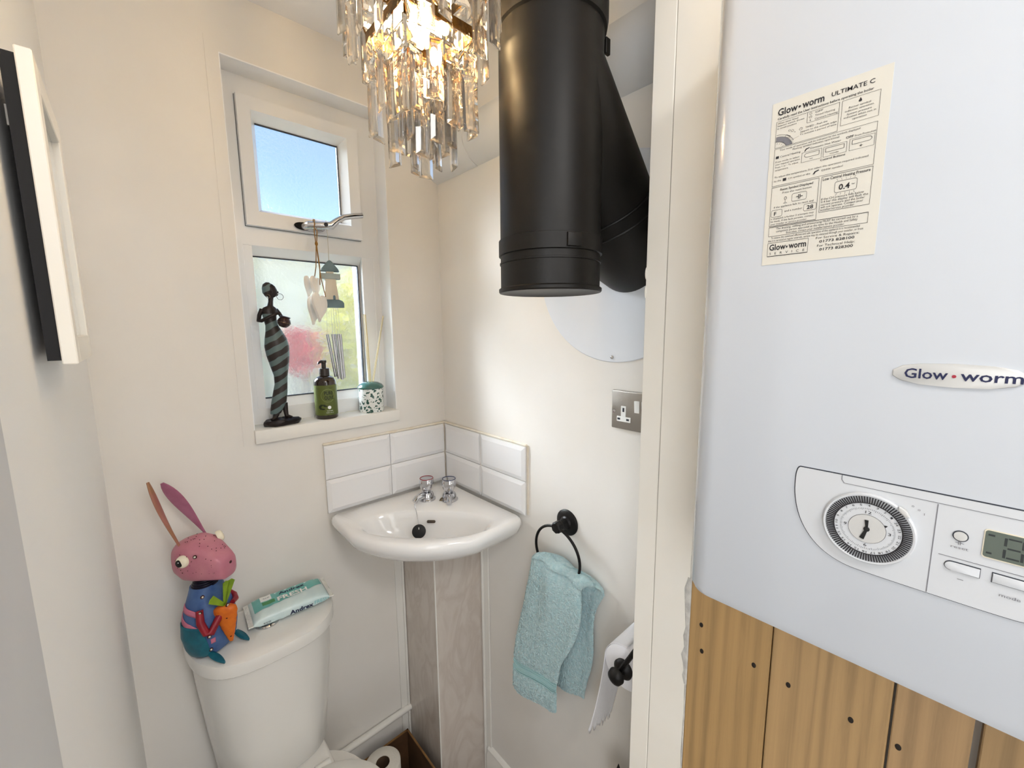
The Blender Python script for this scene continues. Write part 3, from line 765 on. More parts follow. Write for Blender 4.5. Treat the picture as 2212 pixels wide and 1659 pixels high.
def over_pt(u, v):
    a = math.pi*v; ft = front_pt(u, .0); bt = back_pt(u, 0)
    m = (ft+bt)/2; hx = (ft-bt)/2
    return m+hx*math.cos(a)+V((0, 0, .018*math.sin(a)))
sheet(over_pt, 70, 16, .012, .0030, 5).build('top_fold', terry, tw, 60)

# toilet roll on its holder: the roll's axis points into the room
ry, rz = -.8015, -.368
rh = thing('roll_holder', 'black iron toilet roll holder behind the door lining', 'toilet roll holder', (0, ry, rz))
b = B(); b.tube([(-.001, ry-.036, rz+.075), (-.1210, ry-.036, rz+.075)], .0045, 10)
b.tube([(-.1205, ry-.036, rz+.077), (-.1210, ry-.018, rz+.040), (-.1210, ry+.001, rz+.002)], .0050, 10)
b.build('arm', black_iron, rh)
B().tube([(-.006, ry, rz), (-.122, ry, rz)], .0075, 12).build('spindle', black_iron, rh)
B().lathe([(.004, -.004), (.019, -.002), (.021, .004), (.016, .010), (.008, .013), (.007, .018), (.012, .022), (.017, .026), (.0155, .034), (.007, .039), (.001, .040)], (-.107, ry, rz), 24, RY).build('knob', black_iron, rh, 50)
B().lathe([(.026, 0), (.026, .003), (.018, .007), (.006, .008)], (0, ry-.036, rz+.075), 28, RY).build('wall_rose', black_iron, rh)
rl = thing('hanging_toilet_roll', 'toilet roll on the black holder with a torn sheet hanging down', 'toilet roll', (-.08, ry, rz-.055))
rr = .0465
prof = [(.020, .006), (rr-.001, .006), (rr, .007), (rr, .1045), (rr-.0015, .106), (.020, .106), (.020, .006)]
B().lathe(prof, (0, ry, rz), 56, RY, cap=False).build('paper', tissue_m, rl, 50)
B().lathe([(.0198, .007), (.0198, .1055), (.0185, .1055), (.0185, .007)], (0, ry, rz), 32, RY, cap=False).build('core', core_m, rl)
b = B(); rgs = random.Random(5); nu = 26; nv = 30
tear = [.0]*(nu+1)
for i in range(nu+1): tear[i] = -.006*math.sin(i*.9)+.006*rgs.random()-.048*(i/nu)
def sheet_pt(i, j):
    u = i/nu; v = j/nv; x = -.007-.098*u
    if v < .25:
        a = R(95-95*(v/.25)); p = V((x, ry+(rr+.0012)*math.cos(a), rz+(rr+.0012)*math.sin(a)))
    else:
        k = (v-.25)/.75
        zb = -.578-.022*(1-u)
        z = lerp(rz, zb, k)+(.007*math.sin(i*1.7)+.006*math.sin(i*3.9))*k**16
        p = V((x+.010*k*math.sin(u*3)-.010*k, ry+rr+.0012+.034*k**1.3+.003*math.sin(u*4+k*2)*k, z))
    return p
vv = [[b.bm.verts.new(sheet_pt(i, j)) for j in range(nv+1)] for i in range(nu+1)]
for i in range(nu):
    for j in range(nv): b.f([vv[i][j], vv[i+1][j], vv[i+1][j+1], vv[i][j+1]])
sh = b.build('hanging_sheet', tissue_m, rl, 60, recalc=False)
so_ = sh.modifiers.new('thickness', 'SOLIDIFY'); so_.thickness = .0006

# black pointed object on the floor under the roll
tb = thing('brush_holder', 'black pointed object on the floor below the toilet roll', 'brush holder', (-.062, -.770, FL))
B().lathe([(.045, 0), (.048, .004), (.046, .02), (.042, .20), (.044, .21), (.040, .214), (.01, .216)], (-.064, -.770, FL), 28).build('pot', black_plastic, tb, 50)
B().lathe([(.008, .21), (.008, .44), (.010, .47)], (-.064, -.770, FL), 16).build('handle', black_plastic, tb)
B().lathe([(.010, .465), (.030, .505), (.032, .512), (.017, .535), (.0085, .545), (.0045, .558), (.0006, .572)], (-.064, -.770, FL), 20).build('pointed_top', black_plastic, tb, 50)

# =================================================================== PICTURE FRAME on the left wall
pf = thing('picture_frame', 'narrow cream picture frame on the left wall seen edge on', 'picture frame', (XL, -.5, .3))
y0, y1, z0, z1 = -.602, -.400, .296, .588
b = B(); fwid = .028
for q in ((y0, y0+fwid, z0, z1), (y1-fwid, y1, z0, z1), (y0+fwid, y1-fwid, z0, z0+fwid), (y0+fwid, y1-fwid, z1-fwid, z1)):
    b.box(-.8395, -.828, q[0], q[1], q[2], q[3], .001, 1)
b.build('moulding', trim_m, pf)
B().box(-.838, -.8345, y0+fwid-.004, y1-fwid+.004, z0+fwid-.004, z1-fwid+.004).build('glass', grey_glass, pf)
B().box(-.8495, -.8396, y0+.004, y1-.004, z0+.004, z1-.006).build('rear_slab', dark_board, pf)  # black slab behind the moulding, set in slightly from its edges
B().box(XL, -.8496, -.53, -.47, z1-.05, z1-.03).build('hanger', steel, pf)

# =================================================================== BOILER
BY = -1.208; BF = -.295
bo = thing('boiler', 'white wall hung gas boiler with round timer dial', 'boiler', (-.224, BY, 0))
def plan(hw, xf, rad, z, n=10, xb=XP-.001):
    pts = [(xb, BY+hw, z), (xf+rad, BY+hw, z)]
    pts += [(xf+rad+rad*math.cos(R(90+90*i/n)), BY+hw-rad+rad*math.sin(R(90+90*i/n)), z) for i in range(1, n+1)]
    pts += [(xf+rad+rad*math.cos(R(180+90*i/n)), BY-hw+rad+rad*math.sin(R(180+90*i/n)), z) for i in range(0, n+1)]
    pts += [(xb, BY-hw, z)]
    return pts
HW = .2125
rings = [plan(HW-.012, BF+.010, .026, .000), plan(HW-.004, BF+.003, .027, .003), plan(HW, BF, .028, .012), plan(HW, BF, .028, .70), plan(HW-.004, BF+.003, .027, .708), plan(HW-.012, BF+.01, .026, .712)]
rings = [[(x, y, z-.006 if i < 3 else z) for x, y, z in r] for i, r in enumerate(rings)]
B().loft(rings).build('casing', boiler_m, bo, 40)
def bp(u, z, d=0): return V((BF-d, BY-u, z))
# control panel outline (u to the right, z up)
PT, PB = .1865, .0965
half = [(-.1005, PT-.004), (-.1015, PT-.012), (-.1010, .155), (-.0960, .134), (-.0870, .1175), (-.0750, .1055), (-.0600, .0985), (-.045, PB)]
left = [(-.098, PT-.0008), (-.0995, PT-.002)]+half
outl = left+[(-u, z) for u, z in reversed(left)]
for _ in range(2):     # round the corners off
    outl = [q for i in range(len(outl)) for q in (tuple(V(outl[i])*.75+V(outl[(i+1) % len(outl)])*.25), tuple(V(outl[i])*.25+V(outl[(i+1) % len(outl)])*.75))]
def off(pts, k):
    c = (0, .14); out = []
    n = len(pts)
    for i in range(n):
        a = V(pts[i-1]); q = V(pts[i]); e = V(pts[(i+1) % n]); t = (e-a).normalized(); nrm = V((t.y, -t.x))
        if (q-V(c)).dot(nrm) < 0: nrm = -nrm
        out.append(tuple(q+nrm*k))
    return out
B().extr([bp(u, z, -.001) for u, z in off(outl, .0011)], bp(0, 0, .0012)-bp(0, 0, 0)).build('panel_gap', gap_m, bo)
pn = B().extr([bp(u, z, -.001) for u, z in outl], bp(0, 0, .0026)-bp(0, 0, 0), .0006).build('control_panel', panel_m, bo, 20)
D = .0020
b = B()
def line(b, p, q, wd=.0005, d=D, thick=.0003):
    p, q = V(p), V(q); t = (q-p).normalized(); n_ = V((-t.y, t.x))*wd/2
    b.extr([bp(*(p+n_), d-.0004), bp(*(q+n_), d-.0004), bp(*(q-n_), d-.0004), bp(*(p-n_), d-.0004)], (-thick, 0, 0))
line(b, (.0005, .0972), (.0005, .1775), .0006)
line(b, (-.0625, .1785), (.0625, .1785), .0004); line(b, (-.0645, .1860), (-.0645, .1815), .0005); line(b, (-.0645, .1815), (-.0625, .1785), .0005)
line(b, (.0045, .1345), (.098, .1345), .0004)
b.build('panel_seam', grey_print, bo)
# timer dial
du_, dz_ = -.0425, .1405
MB = Matrix(((0, 0, -1), (-1, 0, 0), (0, 1, 0)))      # local x -> image right, y -> up, z -> out of the casing
dc = bp(du_, dz_, D-.0006)
dial = B().lathe([(.0335, 0), (.0335, .0025), (.0325, .0042), (.0312, .0040), (.0305, .0032), (.001, .0032)], dc, 64, MB).build('timer_dial', panel_m, bo, 30)
def dpt(r, a, d): return dc+MB @ V((r*math.sin(a), r*math.cos(a), d))
b = B()
for i in range(96):
    a = 2*math.pi*i/96; w_ = .00050
    p = [dpt(.0247, a-w_/.0247, .0031), dpt(.0247, a+w_/.0247, .0031), dpt(.0306, a+w_/.0306*.9, .0031), dpt(.0306, a-w_/.0306*.9, .0031)]
    b.extr(p, MB @ V((0, 0, .0011)))
b.build('tappets', print_m, dial)
b = B()
b.loft([[dpt(.0249, 2*math.pi*j/64, .0034) for j in range(64)], [dpt(.0240, 2*math.pi*j/64, .0034) for j in range(64)]], cap=False)
for i in range(96):
    a = 2*math.pi*i/96; r0 = .0185 if i % 4 else .0178
    b.poly([dpt(r0, a-.006, .0034), dpt(r0, a+.006, .0034), dpt(.0198, a+.006, .0034), dpt(.0198, a-.006, .0034)])
for i in range(24):
    a = 2*math.pi*i/24; nb = str((4-i-1) % 24+1)
    if i % 1 == 0:
        def fn(u, v, a=a): 
            c = MB @ V((math.sin(a)*.0216+(u)*math.cos(a)+v*math.sin(a), math.cos(a)*.0216-(u)*math.sin(a)+v*math.cos(a), .0035)); return dc+c
        b.text(nb, .0016*len(nb), fn, .0, .0018, 'C')
for nb, a in (('12', 0), ('3', 90), ('6', 180), ('9', 270)):
    def fn(u, v, a=R(a)): return dc+MB @ V((.0158*math.sin(a)+u, .0158*math.cos(a)+v-.0012, .0036))
    b.text(nb, .0022*len(nb), fn, .0, .0026, 'C')
b.loft([[dpt(.0136, 2*math.pi*j/48, .0035) for j in range(48)], [dpt(.0133, 2*math.pi*j/48, .0035) for j in range(48)]], cap=False)
b.poly([dpt(.0160, R(62), .0036), dpt(.0137, R(57), .0036), dpt(.0137, R(67), .0036)])
b.build('dial_print', print_m, dial, recalc=False)
B().loft([[dpt(.0133, 2*math.pi*j/48, .0034) for j in range(48)], [dpt(.0133, 2*math.pi*j/48, .0038) for j in range(48)]]).build('clock_face', silver_m, dial)
b = B()
for a, ln, wd in ((R(-4), .0085, .0014), (R(196), .0105, .0017)):
    d_ = V((math.sin(a), math.cos(a), 0)); n_ = V((d_.y, -d_.x, 0))
    q = [dc+MB @ (n_*wd*.6+V((0, 0, .0041))), dc+MB @ (-n_*wd*.6+V((0, 0, .0041))), dc+MB @ (d_*ln-n_*wd+V((0, 0, .0041))), dc+MB @ (d_*ln+n_*wd+V((0, 0, .0041)))]
    b.extr(q, MB @ V((0, 0, .0006)))
b.lathe([(.0022, .0040), (.0022, .0052), (.0005, .0054)], dc, 20, MB)
b.build('clock_hands', black_plastic, dial)
a = R(44); B().extr([dpt(r, a+s_*w_, .001) for r, s_, w_ in ((.0318, -1, .11), (.0345, -1, .16), (.0358, 0, 0), (.0345, 1, .16), (.0318, 1, .11))], MB @ V((0, 0, .0048)), .0004).build('selector_slide', silver_m, dial)
# reset, display, buttons
rb = B().lathe([(.0046, 0), (.0046, .0009), (.0040, .0010), (.0040, .0004)], bp(.0155, .1545, D-.0005), 28, MB).build('reset_ring', gap_m, bo)
B().lathe([(.0039, 0), (.0039, .0012), (.001, .0014)], bp(.0155, .1545, D-.0005), 28, MB).build('reset_button', silver_m, rb)
def rrect(u0, u1, z0, z1, r, n=5):
    pts = []
    for cu_, cz_, a0 in ((u1-r, z1-r, 0), (u0+r, z1-r, 90), (u0+r, z0+r, 180), (u1-r, z0+r, 270)):
        pts += arc(cu_, cz_, r, a0, a0+90, n)
    return pts
b = B().extr([bp(u, z, D-.0006) for u, z in rrect(.0278, .0760, .1420, .1660, .0022)], (-.0009, 0, 0)).build('display_bezel', mat('bezel_cream', (226, 218, 196), .4), bo)
lc = B().extr([bp(u, z, D-.0003) for u, z in rrect(.0285, .0752, .1430, .1652, .0018)], (-.0009, 0, 0)).build('display', lcd_m, bo)
b = B()
for u0, u1, z0, z1 in ((.0300, .0335, .1610, .1625), (.0300, .0330, .1460, .1475), (.0385, .0400, .1555, .1620), (.0385, .0400, .1455, .1525), (.0405, .0470, .1532, .1545), (.0405, .0470, .1455, .1468), (.0405, .0470, .1612, .1625),
                       (.0475, .0490, .1555, .1620), (.0475, .0490, .1455, .1525), (.0530, .0545, .1455, .1525), (.0530, .0545, .1555, .1620), (.0550, .0610, .1532, .1545), (.0660, .0675, .1455, .1625)):
    b.poly([bp(u0, z0, D+.0007), bp(u1, z0, D+.0007), bp(u1, z1, D+.0007), bp(u0, z1, D+.0007)])
b.build('display_digits', lcd_seg, lc, recalc=False)
def button(u0, u1, z0, z1, round_left, round_right):
    pts = []
    h_ = (z1-z0)/2; zc_ = (z0+z1)/2
    rr_ = [(u1, z0), (u1, z1)] if not round_right else arc(u1-h_, zc_, h_, -90, 90, 10)
    ll = [(u0, z1), (u0, z0)] if not round_left else arc(u0+h_, zc_, h_, 90, 270, 10)
    pts = rr_+ll
    g = B().extr([bp(u, z, D-.0006) for u, z in pts], (-.0008, 0, 0)).build('button_gap', gap_m, bo)
    c = ((u0+u1)/2, zc_)
    pts2 = [(c[0]+(u-c[0])*.965, c[1]+(z-c[1])*.87) for u, z in pts]
    B().extr([bp(u, z-.0002, D-.0006) for u, z in pts2], (-.0016, 0, 0), .0004).build('button', panel_m, g)
button(.0085, .0290, .1230, .1315, True, False)
button(.0350, .0560, .1230, .1315, False, False)
button(.0620, .0825, .1230, .1315, False, True)
b = B()
b.text('reset', .0100, lambda u, v: bp(.0108+u, .1435+v, D+.0006), 0, .0022)
for u0, u1, z0, z1 in ((.0130, .0150, .1484, .1488), (.0160, .0180, .1484, .1488), (.0148, .0152, .1470, .1500), (.0158, .0162, .1470, .1500)):
    b.poly([bp(u0, z0, D+.0006), bp(u1, z0, D+.0006), bp(u1, z1, D+.0006), bp(u0, z1, D+.0006)])
b.build('reset_lettering', grey_print, bo, recalc=False); b = B()
b.text('mode', .0110, lambda u, v: bp(.0400+u, .1135+v, D+.0006), 0, .0026)
for u0, u1, z0, z1 in ((.0170, .0205, .1172, .1177), (.0705, .0740, .1172, .1177), (.0720, .0725, .1157, .1192)):
    b.poly([bp(u0, z0, D+.0006), bp(u1, z0, D+.0006), bp(u1, z1, D+.0006), bp(u0, z1, D+.0006)])
b.build('button_lettering', grey_print, bo, recalc=False); b = B()
b.text('o', .0016, lambda u, v: bp(-.0150+u, .1702+v, D+.0006)); b.text('o', .0016, lambda u, v: bp(-.0110+u, .1680+v, D+.0006)); b.text('I', .0004, lambda u, v: bp(-.0070+u, .1650+v, D+.0006), 0, .002)
b.build('dial_symbols', grey_print, bo, recalc=False)
# badge
bd = [(u, z) for u, z in [(.0, .2965), (.02, .2957), (.032, .2935), (.0375, .2895), (.0375, .2845), (.032, .2805), (.02, .2780), (0, .2770)]]
bd = [(-u, z) for u, z in reversed(bd)]+bd[1:-1]
bg_ = B().extr([bp(u, z, -.001) for u, z in bd], (-.0026, 0, 0), .0008).build('badge', silver_m, bo)
b = B(); fnb = lambda x0, z0: (lambda u, v: bp(x0+u, z0+v, .0020))
b.text('Glow', .0260, fnb(-.0300, .2832), .012, .0082); b.text('worm', .0325, fnb(.0030, .2832), .012, .0082)
b.build('badge_lettering', navy_print, bg_, recalc=False)
B().poly([bp(-.0005+.0013*math.cos(t), .2862+.0013*math.sin(t), .0020) for t in [2*math.pi*i/20 for i in range(20)]]).build('badge_dot', red_print, bg_, recalc=False)

# instruction label: 88 x 154 mm, local (x right, y up) in millimetres from its lower left corner
LU, LZ = -.1475, .3905
def ly(y):             # spreads the printed rows over the height of the sheet
    K = ((0, 0), (2.5, 8.5), (11, 21.5), (16.4, 28), (23, 36.8), (23.5, 38), (53, 75.3), (54, 76.7), (94, 111.7), (95, 112.7), (122.5, 137), (160, 174.5))
    for (a, A), (c, C) in zip(K, K[1:]):
        if y <= c: return A+(C-A)*(y-a)/(c-a)
    return y
def lp(x, y, d=.0007): return bp(LU+x*.001, LZ+ly(y)*.001, d)
def lraw(x, y, d): return bp(LU+x*.001, LZ+y*.001, d)
lb = B().extr([lraw(0, 0, -.0002), lraw(89, 0, -.0002), lraw(89, 155, -.0002), lraw(0, 155, -.0002)], (-.0006, 0, 0)).build('instruction_label', paper_m, bo)
b = B(); th = B(); gr = B()
def T(s_, x, y, wd, h_, bold=0, bb=None): (bb or b).text(s_, wd*.001, lambda u, v: lp(x+u*1000, y+v*1000), bold, h_*.001)
def LN(pts, wd=.25, bb=None, close=False):
    bb = bb or th
    n = len(pts)
    for i in range(n if close else n-1):
        p, q = V(pts[i]), V(pts[(i+1) % n]); t = (q-p).normalized(); m_ = V((-t.y, t.x))*wd/2
        bb.poly([lp(*(p+m_)), lp(*(q+m_)), lp(*(q-m_)), lp(*(p-m_))])
def BX(x0, x1, y0, y1, r=0, wd=.25):
    LN(rrect(x0, x1, y0, y1, r, 4) if r else [(x0, y0), (x1, y0), (x1, y1), (x0, y1)], wd, close=True)
def CI(x, y, r, wd=.25, bb=None): LN([(x+r*math.cos(2*math.pi*i/18), y+r*math.sin(2*math.pi*i/18)) for i in range(18)], wd, bb, True)
def DOT(x, y, r): b.poly([lp(x+r*math.cos(2*math.pi*i/16), y+r*math.sin(2*math.pi*i/16)) for i in range(16)])
T('Glow', 5, 128, 16.5, 6.2, .02); DOT(23, 130.4, 1.0); T('worm', 25.2, 128, 17, 6.2, .02)
T('ULTIMATE C', 47.5, 129.5, 30, 3.6, .01)
T('Carefully read the User Instructions before operating the boiler', 5.2, 124.2, 72, 2.0, .012)
BX(4.5, 54, 95, 122.5); BX(56, 82, 99, 122.5)
T('When timer fitted', 5.5, 119.6, 17, 1.7); T('Selector switch shown', 5.5, 117, 22, 1.7); T('in timed position', 5.5, 114.4, 16, 1.7)
BX(30, 54, 112, 122.5); CI(32.5, 120.4, .9); T('OFF', 36, 119.6, 6, 1.7); CI(32.5, 117.2, 1.1); LN([(32.5, 118), (32.5, 117.2), (33, 117)], .2); T('Timed Heating', 36, 116.4, 15, 1.7); LN([(32.5, 114.6), (32.5, 113)], .5); T('Constant Heating', 36, 113, 17, 1.7)
CI(25.5, 108, 1.3); LN([(25.5, 108.9), (25.5, 108), (26.1, 107.8)], .2); T('TIMED - Push the', 29, 107.2, 17, 1.7); T('tappets to the outside edge', 25, 104.2, 28, 1.7); T('To activate a period of time', 25, 101.4, 28, 1.7)
T('Burner symbol', 61, 113.6, 15, 1.7); T('indicates operation.', 58.5, 110.8, 20, 1.7); T('System pressure', 60, 107.6, 17, 1.7); T('indicated when not in', 58, 104.8, 22, 1.7); T('operation', 64, 102, 10, 1.7)
b.poly([lp(*q) for q in ((68.5, 117), (69.8, 117.4), (69.7, 118.7), (68.7, 121), (67.8, 118.6), (67.5, 117.6))])
# dial sketch
arcp = lambda r, a0, a1, n=12: arc(5, 92, r, a0, a1, n)
def clip(pts): return [(max(4.6, x), max(95.1, y)) for x, y in pts]
ro, ri = arcp(14.5, 13, 90), arcp(9.5, 19, 90)
for i in range(12): gr.poly([lp(*ro[i]), lp(*ro[i+1]), lp(*ri[i+1]), lp(*ri[i])])
LN(arcp(16.5, 24, 62), .3); LN(arcp(16.5, 62, 90), .3); LN(arcp(9.5, 19, 90), .25); LN(arcp(14.5, 13, 90), .2)
for k in range(5):
    a = R(12+6*k); LN([(5+12.5*math.cos(a), 92+12.5*math.sin(a)+1), (5+15.5*math.cos(a), 92+15.5*math.sin(a)+1)], .22)
for k in range(4):
    a = R(32+16*k); LN([(5+6.5*math.cos(a), 92+6.5*math.sin(a)), (5+8.4*math.cos(a), 92+8.4*math.sin(a))], .2)
LN([(12.4, 104.6), (16.0, 102.2), (17.2, 104.0), (14.0, 106.2)], .3, close=True); CI(16, 110, .8); CI(18.6, 108.8, 1.0); LN([(20.4, 107), (21, 106.4)], .5)
LN([(18.5, 99.5), (24.5, 101.2)], .15)
BX(4.5, 82, 54, 94)
T('Your mode of operation will be indicated by the symbols displayed.', 9, 91, 62, 1.7); T('Flashing symbol indicates operational', 20, 88.4, 36, 1.7)
b.poly([lp(*q) for q in ((6, 83.4), (8.6, 83.4), (8.6, 86), (6, 86))]); T('Central Heating', 9.6, 83.8, 17, 1.9)
b.poly([lp(*q) for q in ((29.6, 83.4), (30.6, 83.4), (31.4, 85), (34, 86.2), (33.6, 86.8), (30.8, 86)) ]); T('Domestic Hot Water', 34.5, 84.4, 23, 1.9)
T('OFF', 61, 85, 5.4, 2.2, .02); T('Frost Protection', 67.4, 85, 14, 1.8)
BX(28, 43.5, 72.5, 82.5); LN(arc(32.3, 79, 2.1, 90, 270, 8)+[(41.6, 76.9), (41.6, 81.1)], .35, close=True); LN([(34.5, 74.6), (37, 74.6)], .4)
BX(45, 62, 72.5, 82.5); BX(46.6, 60.2, 77, 81, 0, .35); T('mode', 50, 74, 6.5, 1.6)
BX(64, 81, 72.5, 83.5); LN([(65.8, 78), (77.2, 78)]+arc(77.2, 80, 2, -90, 90, 8)+[(65.8, 82)], .35, close=True); LN([(71, 75.2), (73.4, 75.2)], .4); LN([(72.2, 74), (72.2, 76.4)], .4)
T('Press mode to select', 6, 79, 20, 1.7); T('your required operation.', 6, 76.2, 21, 1.7); T('Press + or - To adjust', 6, 73.2, 19.5, 1.7); T('temperature.', 6, 70.2, 11.5, 1.7); T('Control Buttons', 43, 69.4, 18.5, 1.9, .015)
T('To adjust the temperature, first select the operation required indicated', 6, 62.6, 72, 1.8); T('by the', 6, 58.4, 6, 1.8); b.poly([lp(*q) for q in ((13.5, 57.6), (16.4, 57.6), (16.4, 60.6), (13.5, 60.6))]); T('CH symbol or the', 18, 58.4, 18, 1.8)
b.poly([lp(*q) for q in ((38, 57.4), (39.4, 57.4), (40.2, 59.2), (43, 60.4), (42.4, 61.2), (39.4, 60.2))]); T('DHW symbol', 45, 58.6, 15.5, 1.8)
BX(4.5, 43.5, 23.5, 53); BX(45.5, 82, 28, 53)
T('Reset Symbol Displayed', 12, 49.8, 27, 1.6, .015); T('Press the reset button', 14, 47.2, 24, 1.4); CI(17, 43.4, 1.0, .35); LN([(17, 41.8), (17, 40.4)], .3); LN([(15.4, 39.8), (18.6, 39.8)], .3); BX(22.5, 34.5, 39.8, 45.6, 1.3)
LN([(26, 42.7), (28, 42.7)], .5); LN([(28, 44.4), (28, 41)], .6); LN([(29.2, 44.4), (29.2, 41)], .6); LN([(29.2, 42.7), (31.4, 42.7)], .5)
T('If the appliance fails to reset and', 7.5, 37, 33, 1.4); BX(5.5, 15, 30.4, 35.6, 1.2); T('F', 8, 31.5, 2.0, 2.7, .02); T('and a number', 17, 33, 15, 1.4); BX(33, 43, 31, 36, 1.2); T('28', 35.5, 32.1, 5.2, 2.7, .02)
T('is displayed, a further 2 attempts may', 5.5, 28.5, 36, 1.3); T('be made. If the fault persists, contact', 5.5, 26.4, 36, 1.3); T('your installer or service provider.', 5.5, 24.3, 31, 1.3)
T('Low Central Heating Pressure', 46.5, 50.2, 34, 1.9, .015); BX(56, 72, 40, 47.6, 1.5); T('0.4', 59, 41.6, 8, 3.8, .02); T('bar', 68.4, 43.6, 2.2, 1.1)
for k in range(5): LN([(58+k*3, 48.2), (57+k*3.4, 49.4)], .2); LN([(58+k*3, 39.4), (57+k*3.4, 38)], .2)
for k, s_ in enumerate(('If the CH pressure falls below', '0.4 bar the display will flash the', 'current pressure and the boiler', 'will not operate. Contact your', 'installer/service provider')): T(s_, 46.5, 36.4-1.9*k, (31, 34, 32, 31, 25)[k], 1.5)
BX(4.5, 82, 16.4, 23)
T('The draining, refilling and pressurising MUST be carried out by a', 11, 21, 64, 1.5); T('competent person approved at the time by the Health and Safety', 11, 19, 64, 1.5); T('Executive, contact your installer/service provider.', 20, 17.1, 46, 1.5)
T('To ensure the continued efficient and safe operation of this appliance it is recommended', 7, 14.2, 70, 1.6); T('that it is serviced at regular intervals, service may be obtained through your installer, or from', 4.5, 12, 75, 1.6)
BX(4.5, 39, 2.5, 11); T('Glow', 6, 6.2, 14.5, 3.8, .02); DOT(21.4, 7.5, .7); T('worm', 23, 6.2, 14.5, 3.8, .02); T('S   E   R   V   I   C   E', 6.5, 3.4, 30, 1.5)
T('For Service & Repairs:', 45, 9.7, 32, 1.4); T('01773 828100', 48, 7.3, 26, 1.5, .015); T('For Technical Help:', 46.5, 4.9, 28, 1.4); T('01773 828300', 48.5, 2.5, 25, 1.5, .015)
b.build('lettering', print_m, lb, recalc=False); th.build('ruled_lines', print_m, lb, recalc=False); gr.build('dial_sketch', grey_print, lb, recalc=False)

# =================================================================== THINGS ON THE CISTERN
# tin rabbit ornament: F is the way it faces, S its side
F_ = V((.60, -.80, 0)); S_ = V((.80, .60, 0)); UZ = V((0, 0, 1))
ro = V((-.716, -.100, -.3935))
rab = thing('rabbit_ornament', 'painted tin rabbit in blue dungarees holding an orange carrot', 'ornament', ro)
def rp(f, s_, z): return ro+F_*f+S_*s_+UZ*z
def rring(z, hf, hs, cf=0, cs=0, n=36, pw=2.6, tf=0):
    out = []
    for i in range(n):
        a = 2*math.pi*i/n; c, d = math.cos(a), math.sin(a)
        f = hf*math.copysign(abs(c)**(2/pw), c); s_ = hs*math.copysign(abs(d)**(2/pw), d)
        out.append(rp(cf+f, cs+s_, z+tf*f))
    return out
B().loft([rring(.004, .032, .040, .002), rring(.02, .040, .047), rring(.05, .044, .0515), rring(.085, .042, .049), rring(.115, .036, .042), rring(.140, .029, .034), rring(.158, .025, .029)]).build('body', blue_tin, rab, 50)
b = B()
for k in range(5): b.tube([rp(.023*(1-.08*k)*math.cos(a), .026*(1-.08*k)*math.sin(a), .157+.0042*k) for a in [2*math.pi*i/28 for i in range(28)]], .0030, 8, closed=True)
b.lathe([(.021, .153), (.019, .172), (.012, .18)], ro, 24); b.build('neck_spring', navy_tin, rab)
# head: lofted along the facing direction, dropping to the snout
hc = V((0, 0, .219))
def hring(f, hs, hz, dz, pw=2.8, n=36):
    return [rp(f, hs*math.copysign(abs(math.cos(a))**(2/pw), math.cos(a)), hc.z+dz+hz*math.copysign(abs(math.sin(a))**(2/pw), math.sin(a))) for a in [2*math.pi*i/n for i in range(n)]]
head = B().loft([hring(-.058, .012, .014, .004), hring(-.054, .026, .028, .002), hring(-.042, .036, .040, 0), hring(-.020, .041, .046, 0, 3.4), hring(.005, .040, .044, -.001, 3.6), hring(.030, .033, .037, -.006, 3.6), hring(.054, .026, .029, -.013, 3.4), hring(.064, .022, .025, -.016, 3.2), hring(.068, .014, .016, -.017)]).build('head', pink, rab, 50)
def eye(sg):
    c = rp(-.004, -.041, hc.z+.012) if sg < 0 else rp(.012, .0335, hc.z+.0325); nrm = (S_*sg*(1 if sg < 0 else .75)+F_*(.12 if sg < 0 else .6)+UZ*(.08 if sg < 0 else .3)).normalized(); q = nrm.to_track_quat('Z', 'Y').to_matrix()
    e = B().lathe([(.0125, -.003), (.0135, .001), (.0120, .0060), (.0085, .0085), (.001, .0095)], c, 28, q).build('eye', cream_eye, head, 50)
    c2 = c+q @ V((0, 0, .006))-F_*.002
    B().lathe([(.0085, 0), (.0080, .0030), (.001, .0045)], c2-UZ*.001, 24, q).build('pupil', black_plastic, e)
    B().ell(c2+nrm*.004+UZ*.0015, (.0012,)*3, nu=8, nv=6).build('glint', white_print, e)
eye(-1); eye(1)
def stud(p, nrm, r=.0027, m=None, par=None):
    q = V(nrm).normalized().to_track_quat('Z', 'Y').to_matrix()
    B().lathe([(r*1.5, -.001), (r*1.45, .0002), (r, .0006)], p, 12, q).build('rivet_washer', rust_spot, par or rab)
    B().lathe([(r*.9, 0), (r*.85, .0012), (r*.4, .0022), (r*.05, .0024)], p, 12, q).build('rivet', mat('rivet_silver', (220, 214, 200), .25, .6), par or rab)
stud(rp(.022, -.0365, hc.z+.022), -S_*.9+F_*.3+UZ*.2, par=head); stud(rp(.052, -.024, hc.z-.020), -S_+F_*.5-UZ*.2, par=head)
def leaf(base, tip, wdir, wd, th, m, par, name, n=16):
    base, tip, wdir = V(base), V(tip), V(wdir).normalized(); ax = (tip-base).normalized(); nr = ax.cross(wdir).normalized(); wdir = nr.cross(ax)
    rings = []
    for i in range(n+1):
        t = i/n; w_ = wd*(.12+.88*math.sin(math.pi*min(1, t**1.9))**.6) if 0 < t < 1 else wd*(.12 if t == 0 else .25)
        c = base+(tip-base)*t+nr*(.003*math.sin(math.pi*t))
        rings.append([c+wdir*w_*math.cos(a)+nr*th*math.sin(a) for a in [2*math.pi*j/12 for j in range(12)]])
    return B().loft(rings).build(name, m, par, 60)
leaf(rp(-.018, .030, hc.z+.036), rp(-.060, -.020, hc.z+.176), (.75, -.62, .5), .0155, .0016, mauve, head, 'ear')
